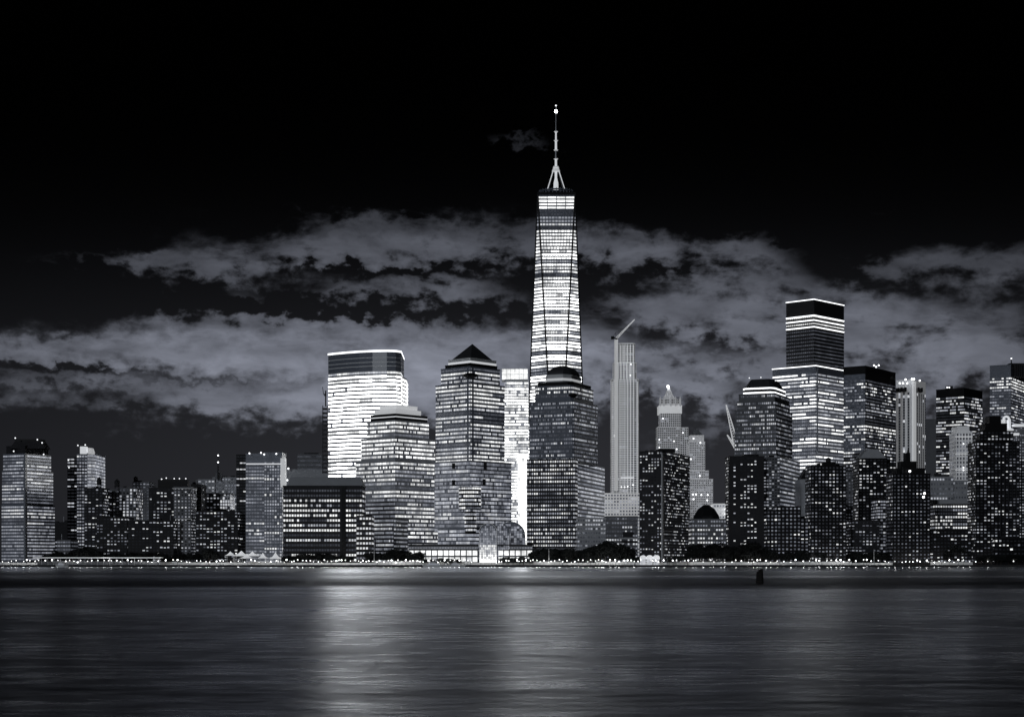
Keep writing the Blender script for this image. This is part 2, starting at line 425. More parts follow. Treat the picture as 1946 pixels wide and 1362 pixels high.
# ------------------------------------------------------------------ setting
def water():
    m = bpy.data.materials.new('river_water'); m.use_nodes = True
    t = NT(m.node_tree); m.node_tree.nodes.clear()
    g = t.n('ShaderNodeNewGeometry')
    def nz(sx, sy, scale, det, ro=.55):
        mp = t.n('ShaderNodeMapping'); mp.inputs['Scale'].default_value = (sx, sy, 1)
        t.link(g.outputs['Position'], mp.inputs[0])
        q = t.n('ShaderNodeTexNoise'); q.inputs['Scale'].default_value = scale; q.inputs['Detail'].default_value = det; q.inputs['Roughness'].default_value = ro
        t.link(mp.outputs[0], q.inputs['Vector']); return q.outputs['Fac']
    b1 = t.n('ShaderNodeBump'); b1.inputs['Strength'].default_value = 1; b1.inputs['Distance'].default_value = WB
    hh = t.m('ADD', nz(.7, 1, .55, 5), t.m('MULTIPLY', nz(.6, 1, .12, 4), 6.0))
    t.link(hh, b1.inputs['Height'])
    # wind lanes: calm, dark strips and ruffled strips lying across the river
    sy = t.n('ShaderNodeSeparateXYZ'); t.link(g.outputs['Position'], sy.inputs[0])
    ly = t.m('LOGARITHM', t.m('MAXIMUM', sy.outputs[1], 5), math.e)
    lx = t.m('MULTIPLY', t.m('DIVIDE', sy.outputs[0], t.m('MAXIMUM', sy.outputs[1], 5)), .9)
    cb = t.n('ShaderNodeCombineXYZ'); t.link(lx, cb.inputs[0]); t.link(t.m('MULTIPLY', ly, 2.2), cb.inputs[1])
    ln = t.n('ShaderNodeTexNoise'); ln.inputs['Scale'].default_value = 2.6; ln.inputs['Detail'].default_value = 6; ln.inputs['Roughness'].default_value = .62
    t.link(cb.outputs[0], ln.inputs['Vector'])
    cr = t.n('ShaderNodeValToRGB'); t.link(t.m('DIVIDE', t.m('MULTIPLY_ADD', t.m('SUBTRACT', ln.outputs['Fac'], .5), .3, ly), 7.4), cr.inputs[0])
    e = cr.color_ramp.elements
    def P(ypx): return math.log(CAMZ * F / (ypx - HY)) / 7.4
    stops = [(1362, .34), (1260, .34), (1190, .34), (1125, .32), (1119, .33), (1110, .54), (1102, .53), (1095, .34), (1090, .44), (1085, .32), (1077, .30)]
    e[0].position = P(1362); e[0].color = (stops[0][1],) * 3 + (1,)
    e[1].position = min(1, P(1077.2)); e[1].color = (stops[-1][1],) * 3 + (1,)
    for y, v in stops[1:-1]:
        k = e.new(P(y)); k.color = (v, v, v, 1)
    rg = t.m('MULTIPLY', cr.outputs[0], t.m('MULTIPLY_ADD', ln.outputs['Fac'], 1.1, .45))
    rg = t.m('MULTIPLY', rg, t.m('MULTIPLY_ADD', nz(.45, 1, .5, 6, .7), 1.5, .17))
    gb = t.n('ShaderNodeBsdfAnisotropic'); gb.distribution = 'BECKMANN'
    t.link(rg, gb.inputs['Roughness']); t.link(b1.outputs[0], gb.inputs['Normal'])
    gb.inputs['Color'].default_value = (.80, .82, .86, 1)
    df = t.n('ShaderNodeBsdfDiffuse'); df.inputs[0].default_value = (.002, .003, .004, 1)
    fr = t.n('ShaderNodeFresnel'); fr.inputs[0].default_value = 1.33
    mx = t.n('ShaderNodeMixShader'); t.link(fr.outputs[0], mx.inputs[0]); t.link(df.outputs[0], mx.inputs[1]); t.link(gb.outputs[0], mx.inputs[2])
    o = t.n('ShaderNodeOutputMaterial'); t.link(mx.outputs[0], o.inputs[0])
    return m
WB = .03
k = MB(); k.face([(-4000, -600, 0), (4000, -600, 0), (4000, 1503, 0), (-4000, 1503, 0)])
tag(k.build('water', water()), kind='structure')
k = MB(); k.prism([(-30000, 1500), (30000, 1500), (30000, 50000), (-30000, 50000)], -3, GZ)
tag(k.build('ground', M['ground']), kind='structure')
k = MB()
for i in range(-75, 76):
    x = i * 12.0
    k.box(x, x + 11.9, 1498.6, 1501.5, -2, GZ - .35); k.box(x - .15, x + 12.05 - .3, 1498.2, 1501.6, GZ - .35, GZ + .05)
    k.box(x + 5.5, x + 6.0, 1498.2, 1498.6, -2, GZ - .4)
tag(k.build('quay_wall', M['concrete']), 'long low concrete quay wall along the far bank of the river', 'quay wall')


# ------------------------------------------------------------------ styles
office = lambda **k: St(**k)
B_, D_, O_ = .75, .28, .05
# ---- One tall spire tower
def spire_tower():
    Y = 1980; cx = 1056.5; px = Y / F
    root = empty('spire_skyscraper', (X(cx, Y), Y, GZ), 'tallest tower, bright tapering glass shaft with chamfered corners and a long ringed mast', 'skyscraper')
    x0 = X(cx, Y); rng = random.Random(7)
    zt, zb = Z(378, Y), Z(1015, Y)
    hb = 60.8 * px; ht = 35.0 * px     # half diagonal at the base, half side at the top
    Bc = [(x0, Y - hb), (x0 + hb, Y), (x0, Y + hb), (x0 - hb, Y)]
    Tc = [(x0 + ht, Y - ht), (x0 + ht, Y + ht), (x0 - ht, Y + ht), (x0 - ht, Y - ht)]
    def sec(z):
        t = (z - zb) / (zt - zb); out = []
        for i in range(4):
            for T in (Tc[i - 1], Tc[i]):
                out.append((Bc[i][0] + (T[0] - Bc[i][0]) * t, Bc[i][1] + (T[1] - Bc[i][1]) * t))
        return out
    k = MB(); k.prism(Bc, GZ - .5, zb); k.build('podium', M['glassy'], root)
    k = MB(); N = 1; k.loft(sec(zb + .01), zb, sec(zt), zt); k.build('wall', M['slate'], root)
    pitch = 6.35 * px; z = zt - 1.5; r = 0
    while z - pitch > zb - 1:
        y = HY - (z - CAMZ) / Y * F
        mb = MB(); za, zc = z - pitch * .72, z - pitch * .16
        A, Bq = sec(za), sec(zc)
        if y < 383: L0 = 1.3
        elif y < 404: L0 = 1.4
        elif y < 414: L0 = .04
        elif y < 436: L0 = rng.choice([.4, .6, .3])
        elif y < 441: L0 = .04
        elif y < 476: L0 = rng.uniform(1.1, 1.5)
        elif y < 482: L0 = .12
        elif 522 < y < 532: L0 = .10
        else: L0 = pick(rng, [(4, 4.4), (4, 2.4), (3, 1.1), (2, .45), (1, .13)]) * (1 + max(0, y - 560) / 170)
        for i in range(8):
            a0, a1, b0, b1 = Vector(A[i]), Vector(A[(i+1) % 8]), Vector(Bq[i]), Vector(Bq[(i+1) % 8])
            e = (a1 - a0)
            if e.length < 1.5: continue
            nrm = Vector((e.y, -e.x)).normalized()
            if nrm.y > .1: continue
            nb = max(1, round(e.length / (1.9 if y > 476 else 3.5 if y > 404 else 10.5))); g = .55 / max(1, (b1 - b0).length)
            # two thin dark chamfer lines
            seg = [L0] * nb
            if rng.random() < .55 and y > 482:
                seg = []
                while len(seg) < nb: seg += [L0 * rng.choice([1, 1, .65, .35, 1.25])] * rng.randint(2, 8)
            for c in range(nb):
                f0, f1 = max(c / nb + .010, g), min((c + 1) / nb - .010, 1 - g)
                if f1 <= f0: continue
                v = seg[c] * rng.uniform(.7, 1.25) * (1.0 if abs(nrm.x) < .35 else .72)
                o_ = nrm * .2
                q = [a0.lerp(a1, f0) + o_, a0.lerp(a1, f1) + o_, b0.lerp(b1, f1) + o_, b0.lerp(b1, f0) + o_]
                mb.face([(q[0].x, q[0].y, za), (q[1].x, q[1].y, za), (q[2].x, q[2].y, zc), (q[3].x, q[3].y, zc)], v)
        if r < 98: mb.build('window_band', GLASS, root)
        z -= pitch; r += 1
    # long dark edge trims
    Bo, To = sec(zb + 1), sec(zt)
    for i in (0, 1, 2, 7):
        part(root, 'edge_trim', 'black', lambda q: q.tube((Bo[i][0], Bo[i][1] - .2, zb + 1), (To[i][0], To[i][1] - .2, zt), 1.05, n=6))
    part(root, 'parapet', 'black', lambda q: q.prism(inset(Tc[::1], 1.03), zt, zt + 3, 0, True))
    def ring(q):
        for i in range(28):
            a0, a1 = 2*math.pi*i/28, 2*math.pi*(i+1)/28; rr = 32 * px
            for zz in (Z(374, Y), Z(366, Y)):
                q.tube((x0 + rr*math.cos(a0), Y + rr*math.sin(a0), zz), (x0 + rr*math.cos(a1), Y + rr*math.sin(a1), zz), .9, n=5)
            q.tube((x0 + rr*math.cos(a0), Y + rr*math.sin(a0), Z(376, Y)), (x0 + rr*math.cos(a0), Y + rr*math.sin(a0), Z(363, Y)), .5, n=4)
            if i % 4 == 0: q.tube((x0 + rr*math.cos(a0), Y + rr*math.sin(a0), Z(368, Y)), (x0 + 6*math.cos(a0), Y + 6*math.sin(a0), Z(368, Y)), .6, n=4)
    part(root, 'antenna_ring', 'slate', ring)
    part(root, 'plant_room', 'slate', lambda q: q.tube((x0, Y, zt), (x0, Y, Z(366, Y)), 16, 14, 12))
    part(root, 'mast_base', 'lantern', lambda q: (q.tube((x0, Y, Z(372, Y)), (x0, Y, Z(348, Y)), 5.2*px, 4.6*px, 12), q.tube((x0, Y, Z(348, Y)), (x0, Y, Z(338, Y)), 4.6*px, 2.3*px, 12), q.tube((x0, Y, Z(338, Y)), (x0, Y, Z(323, Y)), 2.4*px, 2.4*px, 12)))
    part(root, 'mast_collar', 'flood_glow', lambda q: (q.tube((x0, Y, Z(326, Y)), (x0, Y, Z(321, Y)), 8*px, 6*px, 12), q.tube((x0, Y, Z(320, Y)), (x0, Y, Z(316.5, Y)), 6*px, 5*px, 12)))
    for s in (-1, 1):
        for d in (-1, 1):
            part(root, 'guy_cable', 'lantern' if d < 0 else 'metal', lambda q: q.tube((x0 + s*16*px, Y + d*9, Z(362, Y)), (x0 + s*5.5*px, Y + d*3, Z(326, Y)), .55, n=5))  # front cables glow by emission to look lit
    segs = [(317, 303, 2.0, 'lantern'), (303, 286, 1.7, 'metal'), (286, 268, 1.9, 'lantern'), (268, 251, 1.4, 'dimled'), (251, 232, 1.0, 'metal'), (232, 216, .8, 'metal'), (216, 201, .55, 'metal')]
    for (ya, yb, w, mm) in segs:
        part(root, 'mast_section', mm, lambda q: q.tube((x0, Y, Z(ya, Y)), (x0, Y, Z(yb, Y)), w*px*1.15, w*px, 8))
    for (yy, w) in ((303, 4.4), (286, 4.4), (268, 4.2), (251, 4), (232, 2.6), (219, 2.2)):
        part(root, 'mast_ring', 'flood_glow' if yy > 240 else 'metal', lambda q: q.tube((x0, Y, Z(yy + .9, Y)), (x0, Y, Z(yy - .9, Y)), w*px*.7, w*px, 10))
    part(root, 'beacon', 'beacon', lambda q: q.ball((x0, Y, Z(212, Y)), 1.9, 8, 6))
    part(root, 'beacon', 'lampd', lambda q: q.ball((x0, Y, Z(201, Y)), 1.0, 8, 6))
    return root
spire_tower()

# ---- very bright curved bank tower
gs = St(pitch=7.5, bay=3.0, h=.5, gap=.07, rows=[(6, 6), (3, 3.2), (1.4, 1.0)], seg=.35, jit=.22, off=.03, base=.25, top=34,
        zones=[(694, 706, [(2, 1.0), (1, .5), (2, .06)])])
root, tops, _ = tower('office_tower', 'brightest white tower with a curved front and dark blue crown under a lit roof line', 1690,
    [([(762, 0), (772.5, 26)], 716, None, dict(dy=14, st=St(pitch=7.5, bay=3, h=.62, rows=[(1, 2.2)], gap=.08))),
     ([(624, 30), (640, 22), (660, 14), (683, 7), (708, 2), (735, 0), (752, 2), (762, 9)], 670, None, {})], gs, 'glassy')
p, z = tops[1]
ringlight(root, p, z + .9, 1.9, 'led'); root_gs = root
for dz in (5, 9.5, 13.5):
    ringlight(root, p, z - dz, .6, 'white', 'crown_louvre', 1.006)
part(root, 'crown_cladding', 'slate', lambda q: q.prism(inset(p, 1.003), z - 17.3, z - .2, 0, True))
def hoist(q):
    Y = 1716
    for xx in (613.5, 622):
        q.tube((X(xx, Y), Y, Z(900, Y)), (X(xx, Y), Y, Z(770, Y)), .5, n=4)
    for i in range(16):
        y = 775 + i * 8
        q.box(X(612.5, Y), X(622.5, Y), Y - 1, Y + 3, Z(y + 3.4, Y), Z(y, Y))
    q.tube((X(619, Y), Y, Z(772, Y)), (X(619, Y), Y, Z(742, Y)), .9, n=4); q.box(X(616, Y), X(620, Y), Y - 1, Y + 2, Z(752, Y), Z(748, Y)); q.tube((X(615, Y), Y, Z(750, Y)), (X(613, Y), Y, Z(735, Y)), .4, n=4)
part(root, 'construction_hoist', 'dark', hoist)

# ---- stepped office tower (ziggurat crown)
ws = [(4, .85), (3, .55), (2, .3), (1, .1)]
sv = St(pitch=7.75, bay=2.1, h=.50, gap=.22, rows=ws, seg=.45, off=.08, base=.06, jit=.35, zones=[(798, 880, [(6, 1.15), (2, .7), (1, .15)]), (945, 1040, [(1, .2), (1, .28), (.6, .5)], 'L')])  # low left zone glows dimly in place of light reflected by the glass
none = dict(st=None)
root, tops, _ = tower('office_tower', 'stepped tower with pale stacked crown slabs in front of the brightest curved tower', 1622,
    [((722, 754, 793), 770.5, 778, dict(dy=26, st=None, wall='flood_glow', part='crown_slab')),  # upper crown slabs whitened by emission in place of light on them
     ((712, 752, 800), 778, 787, dict(dy=20, st=None, wall='flood_glow', part='crown_slab')),
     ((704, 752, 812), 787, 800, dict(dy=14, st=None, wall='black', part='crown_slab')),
     ((697, 751, 815), 799, 832, dict(dy=8)), ((686, 751, 827), 832, 876, dict(dy=4)), ((676, 751, 828), 876, 1045, dict(dy=2)),
     ((694, 751, 836), 985, None, dict(dy=1))], sv, 'stone', 40)
for i, (dz, h) in enumerate(((-1.6, 1.1), (-2.2, 1.5))): ringlight(root, tops[i][0], tops[i][1] + dz, h, 'flood_glow', 'crown_light', 1.01)
ringlight(root, tops[2][0], tops[2][1] - 2.6, 1.0, 'dimled', 'crown_light', 1.01)
root, tops, _ = tower('office_building', 'low dark wing of even window rows at the foot of the stepped tower', 1596,
    [((748, 753, 838), 986, None, dict(th=12))], St(pitch=8, bay=2.6, h=.4, gap=.35, rows=[(2, .5), (2, .25), (1, .1)], seg=.6, off=.2, base=.04), 'mid', 12, 'office building')

# ---- pyramid roofed tower
pc = lambda c, n, s, r: not ((s == 'L' and c >= n - 2 and c < n - 1) or (s == 'R' and c == 1)) 
ps = St(pitch=7.5, bay=2.3, h=.48, gap=.14, rows=[(5, .85), (2, .5), (1, .1)], seg=.4, off=.07, base=.06, jit=.3, cols=pc, zones=[(688, 697, [(1, .04)]), (776, 783, [(1, .05)]), (783, 800, [(1, .6), (1, .05)])])
lo = St(pitch=7.4, bay=2.2, h=.62, gap=.08, rows=[(3, .42), (3, .24), (2, .17), (1, .6)], seg=.6, off=.08, base=.08, jit=.3, Rr=.85)  # dim pane levels also stand in for ambient light on the stone
root, tops, _ = tower('office_tower', 'tower with a dark pyramid roof above a thin lit ring', 1642,
    [((852, 894, 943), 681, 692, dict(dy=10, wall='pale', part='roof_drum', st=None)),
     ((846, 894, 945), 691, 699, dict(dy=8, wall='black', part='roof_drum', st=None)),
     ((838, 894, 950), 697, 730, dict(dy=5)), ((828, 894, 959), 728, 880, dict(dy=2))], ps, 'slate', 42)
p0, z0 = tops[0]
ringlight(root, p0, z0 - 4.2, 2.1, 'dimled', 'crown_light', 1.01)
def pyr(q):
    a = inset(p0, .86); cx_ = sum(v[0] for v in a)/4; cy_ = sum(v[1] for v in a)/4; za = Z(657, 1690)
    q.loft(a, z0 + .9, inset(a, .01), za)
part(root, 'pyramid_roof', 'copper', pyr)
part(root, 'facade_recess', 'black', lambda q: q.ball((X(894, 1646), 1648, Z(713, 1646)), 8, 10, 6, .33))
root, tops, _ = tower('office_building', 'wide pale lower block with a curved dark bay beneath the pyramid roofed tower', 1618,
    [((826, 893, 972), 876, 1010, dict(dy=6)), ((832, 893, 985), 1005, None, dict(dy=4))], lo, 'glassy', 40, 'office building')
bay = St(pitch=7.4, bay=2.0, h=.5, gap=.1, rows=[(3, .7), (1, .4), (1, .1)], seg=.3, off=.05, base=.05)
rg = random.Random(3); bb, cc = [], []
for (xa, xb, ya, yb) in ((872, 914, 924, 968), (883, 905, 966, 1014)):
    w = (xb - xa)
    poly = pts([(xa, 9), (xa + .12*w, 3), (xa + .3*w, 0), (xb - .3*w, 0), (xb - .12*w, 3), (xb, 9)], 1615, 12)
    part(root, 'bow_front', 'black', lambda q: q.prism(poly, Z(yb, 1615), Z(ya, 1615), 0, True))
    facade(root, poly, Z(yb, 1615), Z(ya, 1615), bay, rg, bb, cc)
finish_windows(root, bb, cc)
for xx, ya, yb in ((862, 912, 922), (862, 880, 890), (922, 878, 892), (920, 910, 922)):
    part(root, 'terrace_recess', 'black', lambda q: q.box(X(xx - 3, 1634), X(xx + 3, 1634), 1630 if xx > 900 else 1632, 1650, Z(yb, 1634), Z(ya, 1634)))

# ---- bright slab behind (glass box crown)
s7 = St(pitch=5.6, bay=2.2, h=.62, gap=.08, rows=[(3, 2.2), (3, 1.4), (1.5, .6)], seg=.75, run=(2, 7), off=.1, base=.3, jit=.3, top=3)
root, tops, _ = tower('office_tower', 'bright white slab with a glowing open grid crown between the pyramid and domed towers', 1905,
    [((959, 1004), 722, 1040, {}), ((985, 1003), 860, None, dict(dy=-4, D=4, st=St(pitch=5.2, bay=2.2, h=.86, gap=.04, rows=[(1, 2.0)], seg=0, base=.8)))], s7, 'pale')
def crown(q):
    Y = 1905
    for i in range(6):
        a = 954 + i * 8.2
        for r_ in range(2): q.face([(X(a + .3, Y), Y, Z(711 - r_*10.5 + 10, Y)), (X(a + 7.7, Y), Y, Z(711 - r_*10.5 + 10, Y)), (X(a + 7.7, Y), Y, Z(711 - r_*10.5 + .7, Y)), (X(a + .3, Y), Y, Z(711 - r_*10.5 + .7, Y))], 1.0)
k = MB(); crown(k); k.build('crown_glazing', GLASS, root)
part(root, 'crown_frame', 'pale', lambda q: q.box(X(953.5, 1906), X(1003, 1906), 1906, 1930, Z(722, 1906), Z(700, 1906)))

# ---- domed tower
dl = St(pitch=7.6, bay=1.75, h=.46, gap=.34, rows=[(3, .36), (3, .18), (2, .55), (2, .06)], seg=.55, off=.22, base=.035, jit=.4, Rr=.72, L=.95, zones=[(733, 748, [(1, .85)]), (748, 756, [(1, .07), (.3, .5)])])
root, tops, _ = tower('office_tower', 'tower with a low dark dome standing in front of the spire tower', 1622,
    [((1031, 1080, 1110), 712, 728, dict(dy=16, wall='pale', part='roof_drum', st=None, cham=.2)),
     ((1018, 1086, 1127), 726, 734, dict(dy=10, wall='black', part='roof_drum', st=None, cham=.1)),
     ((1014, 1088, 1130), 733, 762, dict(dy=8, cham=.06)), ((1004, 1090, 1137), 762, 880, dict(dy=3, cham=.03)), ((1001, 1092, 1098), 880, 985, dict(dy=0))], dl, 'slate', 24)
p0, z0 = tops[0]
ringlight(root, p0, z0 - 5.2, 2.4, 'flood_glow', 'crown_light', 1.01)
def dome(q):
    a = inset(p0, .93); H = Z(692, 1640) - z0
    for i in range(7):
        t0, t1 = i / 7 * math.pi/2, (i + 1) / 7 * math.pi/2
        q.loft(inset(a, max(.02, math.cos(t0))), z0 + .9 + H*math.sin(t0), inset(a, max(.02, math.cos(t1))), z0 + .9 + H*math.sin(t1))
part(root, 'dome', 'copper', dome)
part(root, 'facade_recess', 'black', lambda q: q.ball((X(1088, 1632), 1634, Z(751, 1632)), 4.8, 10, 6, .5))
root, tops, _ = tower('office_building', 'broad lower block with tight square window grid below the domed tower', 1600,
    [((1001, 1093, 1098), 873, 1040, dict(dy=4))], St(pitch=7.6, bay=2.2, h=.46, gap=.38, rows=[(4, .6), (2, .3), (1, .1)], seg=.5, off=.1, base=.05, jit=.4), 'dark', 12, 'office building')
root, tops, _ = tower('office_building', 'pale ribbon windowed wing right of the domed tower', 1640,
    [((1093, 1097, 1149), 876, None, dict(th=15))], St(pitch=7.6, bay=2.2, h=.5, gap=.1, rows=[(4, .38), (1, .14)], seg=.3, off=.06, base=.08), 'glassy', 15, 'office building')
root, tops, _ = tower('office_building', 'grey low block with few lit windows behind the waterfront trees right of the dome', 1575,
    [((1097, 1151), 985, None, {})], St(pitch=8, bay=2.4, h=.42, gap=.3, rows=[(2, .16), (1, .4), (2, .05)], seg=.9, run=(1, 5), off=.2, base=.04), 'stone', 38, 'office building')
root, tops, _ = tower('office_building', 'dark grey low block with a row of bright windows right of the domed tower', 1570,
    [((1152, 1212), 982, None, {})], St(pitch=8, bay=2.4, h=.42, gap=.35, rows=[(2, .16), (1, .5), (2, .05)], seg=.9, run=(1, 5), off=.2, base=.04), 'mid', 38, 'office building')
roofbox(root, 1184, 1202, 1010, 1021, 1566, 4); part(root, 'roof', 'stone', lambda q: q.box(X(1176, 1562), X(1216, 1562), 1556, 1569, Z(1024, 1562), Z(1021, 1562)))
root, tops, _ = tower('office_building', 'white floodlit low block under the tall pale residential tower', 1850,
    [((1149, 1216), 938, None, {})], St(pitch=6, bay=3.2, h=.55, gap=.4, rows=[(1, .22), (1, .1), (1, .35)], seg=.5, off=.2, base=.1), 'flood_glow', 38, 'office building')

# ---- tall pale residential tower under construction
pk = St(pitch=4.35, bay=3.4, h=.58, gap=.3, rows=[(3, .02), (2, .06), (.4, .25)], seg=.9, run=(1, 3), off=.05, base=.015, jit=.5)
pale_emit = mat('concrete_painted_worklight', (.50, .51, .53), emit=.17); M['worklight_glow'] = pale_emit  # construction lighting painted into the cladding as emission
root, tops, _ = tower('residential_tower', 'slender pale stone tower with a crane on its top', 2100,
    [((1174, 1207), 653, 692, dict(dy=6, cham=.12)), ((1166, 1210), 690, 722, dict(dy=3, cham=.1)), ((1162, 1214), 721, None, dict(cham=.08))], pk, 'worklight_glow')
part(root, 'hoist_shaft', 'flood_glow', lambda q: q.box(X(1168, 2095), X(1174, 2095), 2090, 2101, Z(932, 2095), Z(646, 2095)))
lights(root, [(1181, 925), (1187, 925), (1193, 924), (1203, 921), (1168, 828), (1199, 692), (1198, 713)], 2094, .8)
for xx in (1163.5, 1180, 1186, 1192, 1198, 1204, 1212): part(root, 'facade_pier', 'flood_glow', lambda q: q.box(X(xx - .55, 2098), X(xx + .55, 2098), 2098.6, 2102, GZ, Z(724 if xx > 1206 or xx < 1170 else 655, 2098)))
part(root, 'floor_sheeting', 'dimled', lambda q: q.box(X(1180, 2096), X(1205, 2096), 2095, 2099, Z(909, 2096), Z(906, 2096)))
def crane(label, Y, hub, tip, counter, mastbot, lit, w=1.2):
    root = empty('tower_crane', (X(hub[0], Y), Y, Z(mastbot, Y)), label, 'crane')
    h = Vector((X(hub[0], Y), Y, Z(hub[1], Y))); t = Vector((X(tip[0], Y), Y, Z(tip[1], Y)))
    def lat(q, a, b, w0, w1, n):
        d = (b - a).normalized(); u = Vector((0, 1, 0)); v = d.cross(u)
        P = [[a.lerp(b, i/n) + u*sx*(w0 + (w1-w0)*i/n) + v*sy*(w0 + (w1-w0)*i/n) for sx, sy in ((-1,-1),(1,-1),(1,1),(-1,1))] for i in range(n + 1)]
        for i in range(n):
            for j in range(4):
                q.tube(P[i][j], P[i+1][j], .4, n=4); q.tube(P[i][j], P[i+1][(j+1) % 4], .25, n=4)
    part(root, 'jib', lit, lambda q: lat(q, h, t, w, .35, 14))  # the jib glows itself, its lighting put into the material
    part(root, 'mast', 'metal', lambda q: lat(q, Vector((h.x, Y, Z(mastbot, Y))), h, 1.0, 1.0, 12))
    c = Vector((X(counter[0], Y), Y, Z(counter[1], Y)))
    part(root, 'counter_jib', 'dark', lambda q: q.tube(h, c, .8, n=6))
    part(root, 'counterweight', 'dark', lambda q: q.box(c.x - 1.8, c.x + 1.8, Y - 1.5, Y + 1.5, c.z - 3, c.z + .6))
    part(root, 'cab', 'dark', lambda q: q.box(h.x - 1.3, h.x + 1.3, Y - 2.4, Y - .9, h.z - 2.5, h.z + .3))
    a = h + Vector((-1, 0, 7))
    part(root, 'pendant_line', 'metal', lambda q: (q.tube(h, a, .3, n=4), q.tube(a, h.lerp(t, .8), .15, n=4), q.tube(a, c, .15, n=4)))
    return root
crane('grey tower crane with its jib raised, on top of the slender pale tower', 2112, (1171, 643), (1206, 607), (1164, 640), 700, 'flood_glow', 1.1)
crane('white lit crane jib leaning left, upper of two beside the mansard roofed tower', 1850, (1398, 842), (1380, 769), (1402, 850), 930, 'flood_glow', 2.6)
crane('short white lit crane jib, lower of two beside the mansard roofed tower', 1880, (1399, 852), (1382, 826), (1404, 858), 930, 'flood_glow', 1.5)

# ---- gothic crowned tower
wl = mat('terracotta_painted_floodlight', (.5, .5, .52), emit=.13); M['gothic'] = wl  # floodlight on the terracotta is painted in as a weak emission
gw = St(pitch=4.3, bay=2.6, h=.6, gap=.4, rows=[(6, .01), (1, .3)], seg=.9, run=(1, 4), off=.3, base=.01, jit=.4)
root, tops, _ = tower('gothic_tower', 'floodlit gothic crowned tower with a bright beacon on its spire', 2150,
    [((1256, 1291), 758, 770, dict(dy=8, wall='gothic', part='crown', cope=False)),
     ((1253, 1296), 771, 785, dict(dy=2, wall='flood_glow', part='lit_band', st=None, D=32)),
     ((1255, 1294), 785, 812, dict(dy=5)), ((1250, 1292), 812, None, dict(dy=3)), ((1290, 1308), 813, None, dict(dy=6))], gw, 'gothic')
Yw = 2150
for xx in (1255, 1262, 1275, 1284, 1293):
    part(root, 'pinnacle', 'gothic', lambda q: (q.box(X(xx-1.6, Yw), X(xx+1.6, Yw), Yw + 1, Yw + 4, Z(771, Yw), Z(757, Yw)), q.tube((X(xx, Yw), Yw + 2.5, Z(757, Yw)), (X(xx, Yw), Yw + 2.5, Z(752, Yw)), 1.2, .1, 4)))
def sp(q):
    c = front(1259, 1285, Yw + 10, 14); q.loft(c, Z(758, Yw), inset(c, .55), Z(748, Yw)); q.loft(inset(c, .55), Z(748, Yw), inset(c, .16), Z(734, Yw)); q.tube((X(1272, Yw), Yw + 17, Z(741, Yw)), (X(1272, Yw), Yw + 17, Z(728, Yw)), .7, .2, 6)
part(root, 'spire', 'gothic', sp)
part(root, 'beacon', 'beacon', lambda q: q.ball((X(1271.5, Yw), Yw + 15, Z(732, Yw)), 1.7, 8, 6))
lights(root, [(1260, 795), (1253, 835), (1281, 838), (1253, 850), (1286, 853), (1298, 822)], 2146, .9)

# ---- setback masonry tower behind
bv = St(pitch=4.4, bay=2.2, h=.5, gap=.45, rows=[(3, .04), (1, .25)], seg=.9, run=(1, 3), off=.3, base=.03, jit=.4)
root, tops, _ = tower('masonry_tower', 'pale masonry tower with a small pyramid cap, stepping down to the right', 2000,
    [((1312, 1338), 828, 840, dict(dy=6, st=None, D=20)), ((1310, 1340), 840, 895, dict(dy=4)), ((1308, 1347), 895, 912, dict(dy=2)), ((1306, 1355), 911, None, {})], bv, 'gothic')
def cap(q):
    c = front(1313, 1337, 2006, 18); q.loft(c, Z(828, 2006), inset(c, .1), Z(814, 2010))
part(root, 'pyramid_roof', 'mid', cap)
lights(root, [(1330, 904), (1317, 939), (1323, 939), (1333, 940), (1345, 940), (1318, 948), (1344, 950), (1313, 872), (1331, 841), (1318, 833)], 1996, 1.0)

# ---- mansard roofed tower
ms = St(pitch=7.8, bay=1.9, h=.44, gap=.3, rows=[(2, .45), (2, .2), (2, .06)], seg=.85, run=(2, 6), off=.25, base=.03, jit=.45, Rr=.8)
root, tops, _ = tower('office_tower', 'tower with a flat topped dark mansard roof and a double lit ring', 1640,
    [((1410, 1470, 1495), 735, 748, dict(dy=12, wall='black', part='roof_drum', st=None, cham=.1)),
     ((1404, 1472, 1500), 748, 762, dict(dy=8)), ((1401, 1473, 1501), 762, 778, dict(dy=5)), ((1396, 1475, 1506), 778, None, dict(dy=2)), ], ms, 'mid', 24)
p0, z0 = tops[0]
for dz in (-1.6, -5.8): ringlight(root, p0, z0 + dz, 1.5, 'led', 'crown_light', 1.012)
part(root, 'mansard_roof', 'copper', lambda q: q.loft(inset(p0, .93), z0 + .9, inset(p0, .66), Z(719, 1660)))
lights(root, [(1424, 718), (1446, 717), (1474, 723)], 1655, .6, 'lampd')
root, tops, _ = tower('office_building', 'mid height ribbon windowed wing under the mansard roofed tower', 1600,
    [((1478, 1482, 1520), 868, None, dict(th=20))], St(pitch=7.8, bay=2.2, h=.42, gap=.12, rows=[(3, .28), (2, .12), (1, .45)], seg=.8, run=(3, 9), off=.12, base=.07), 'slate', 20, 'office building')

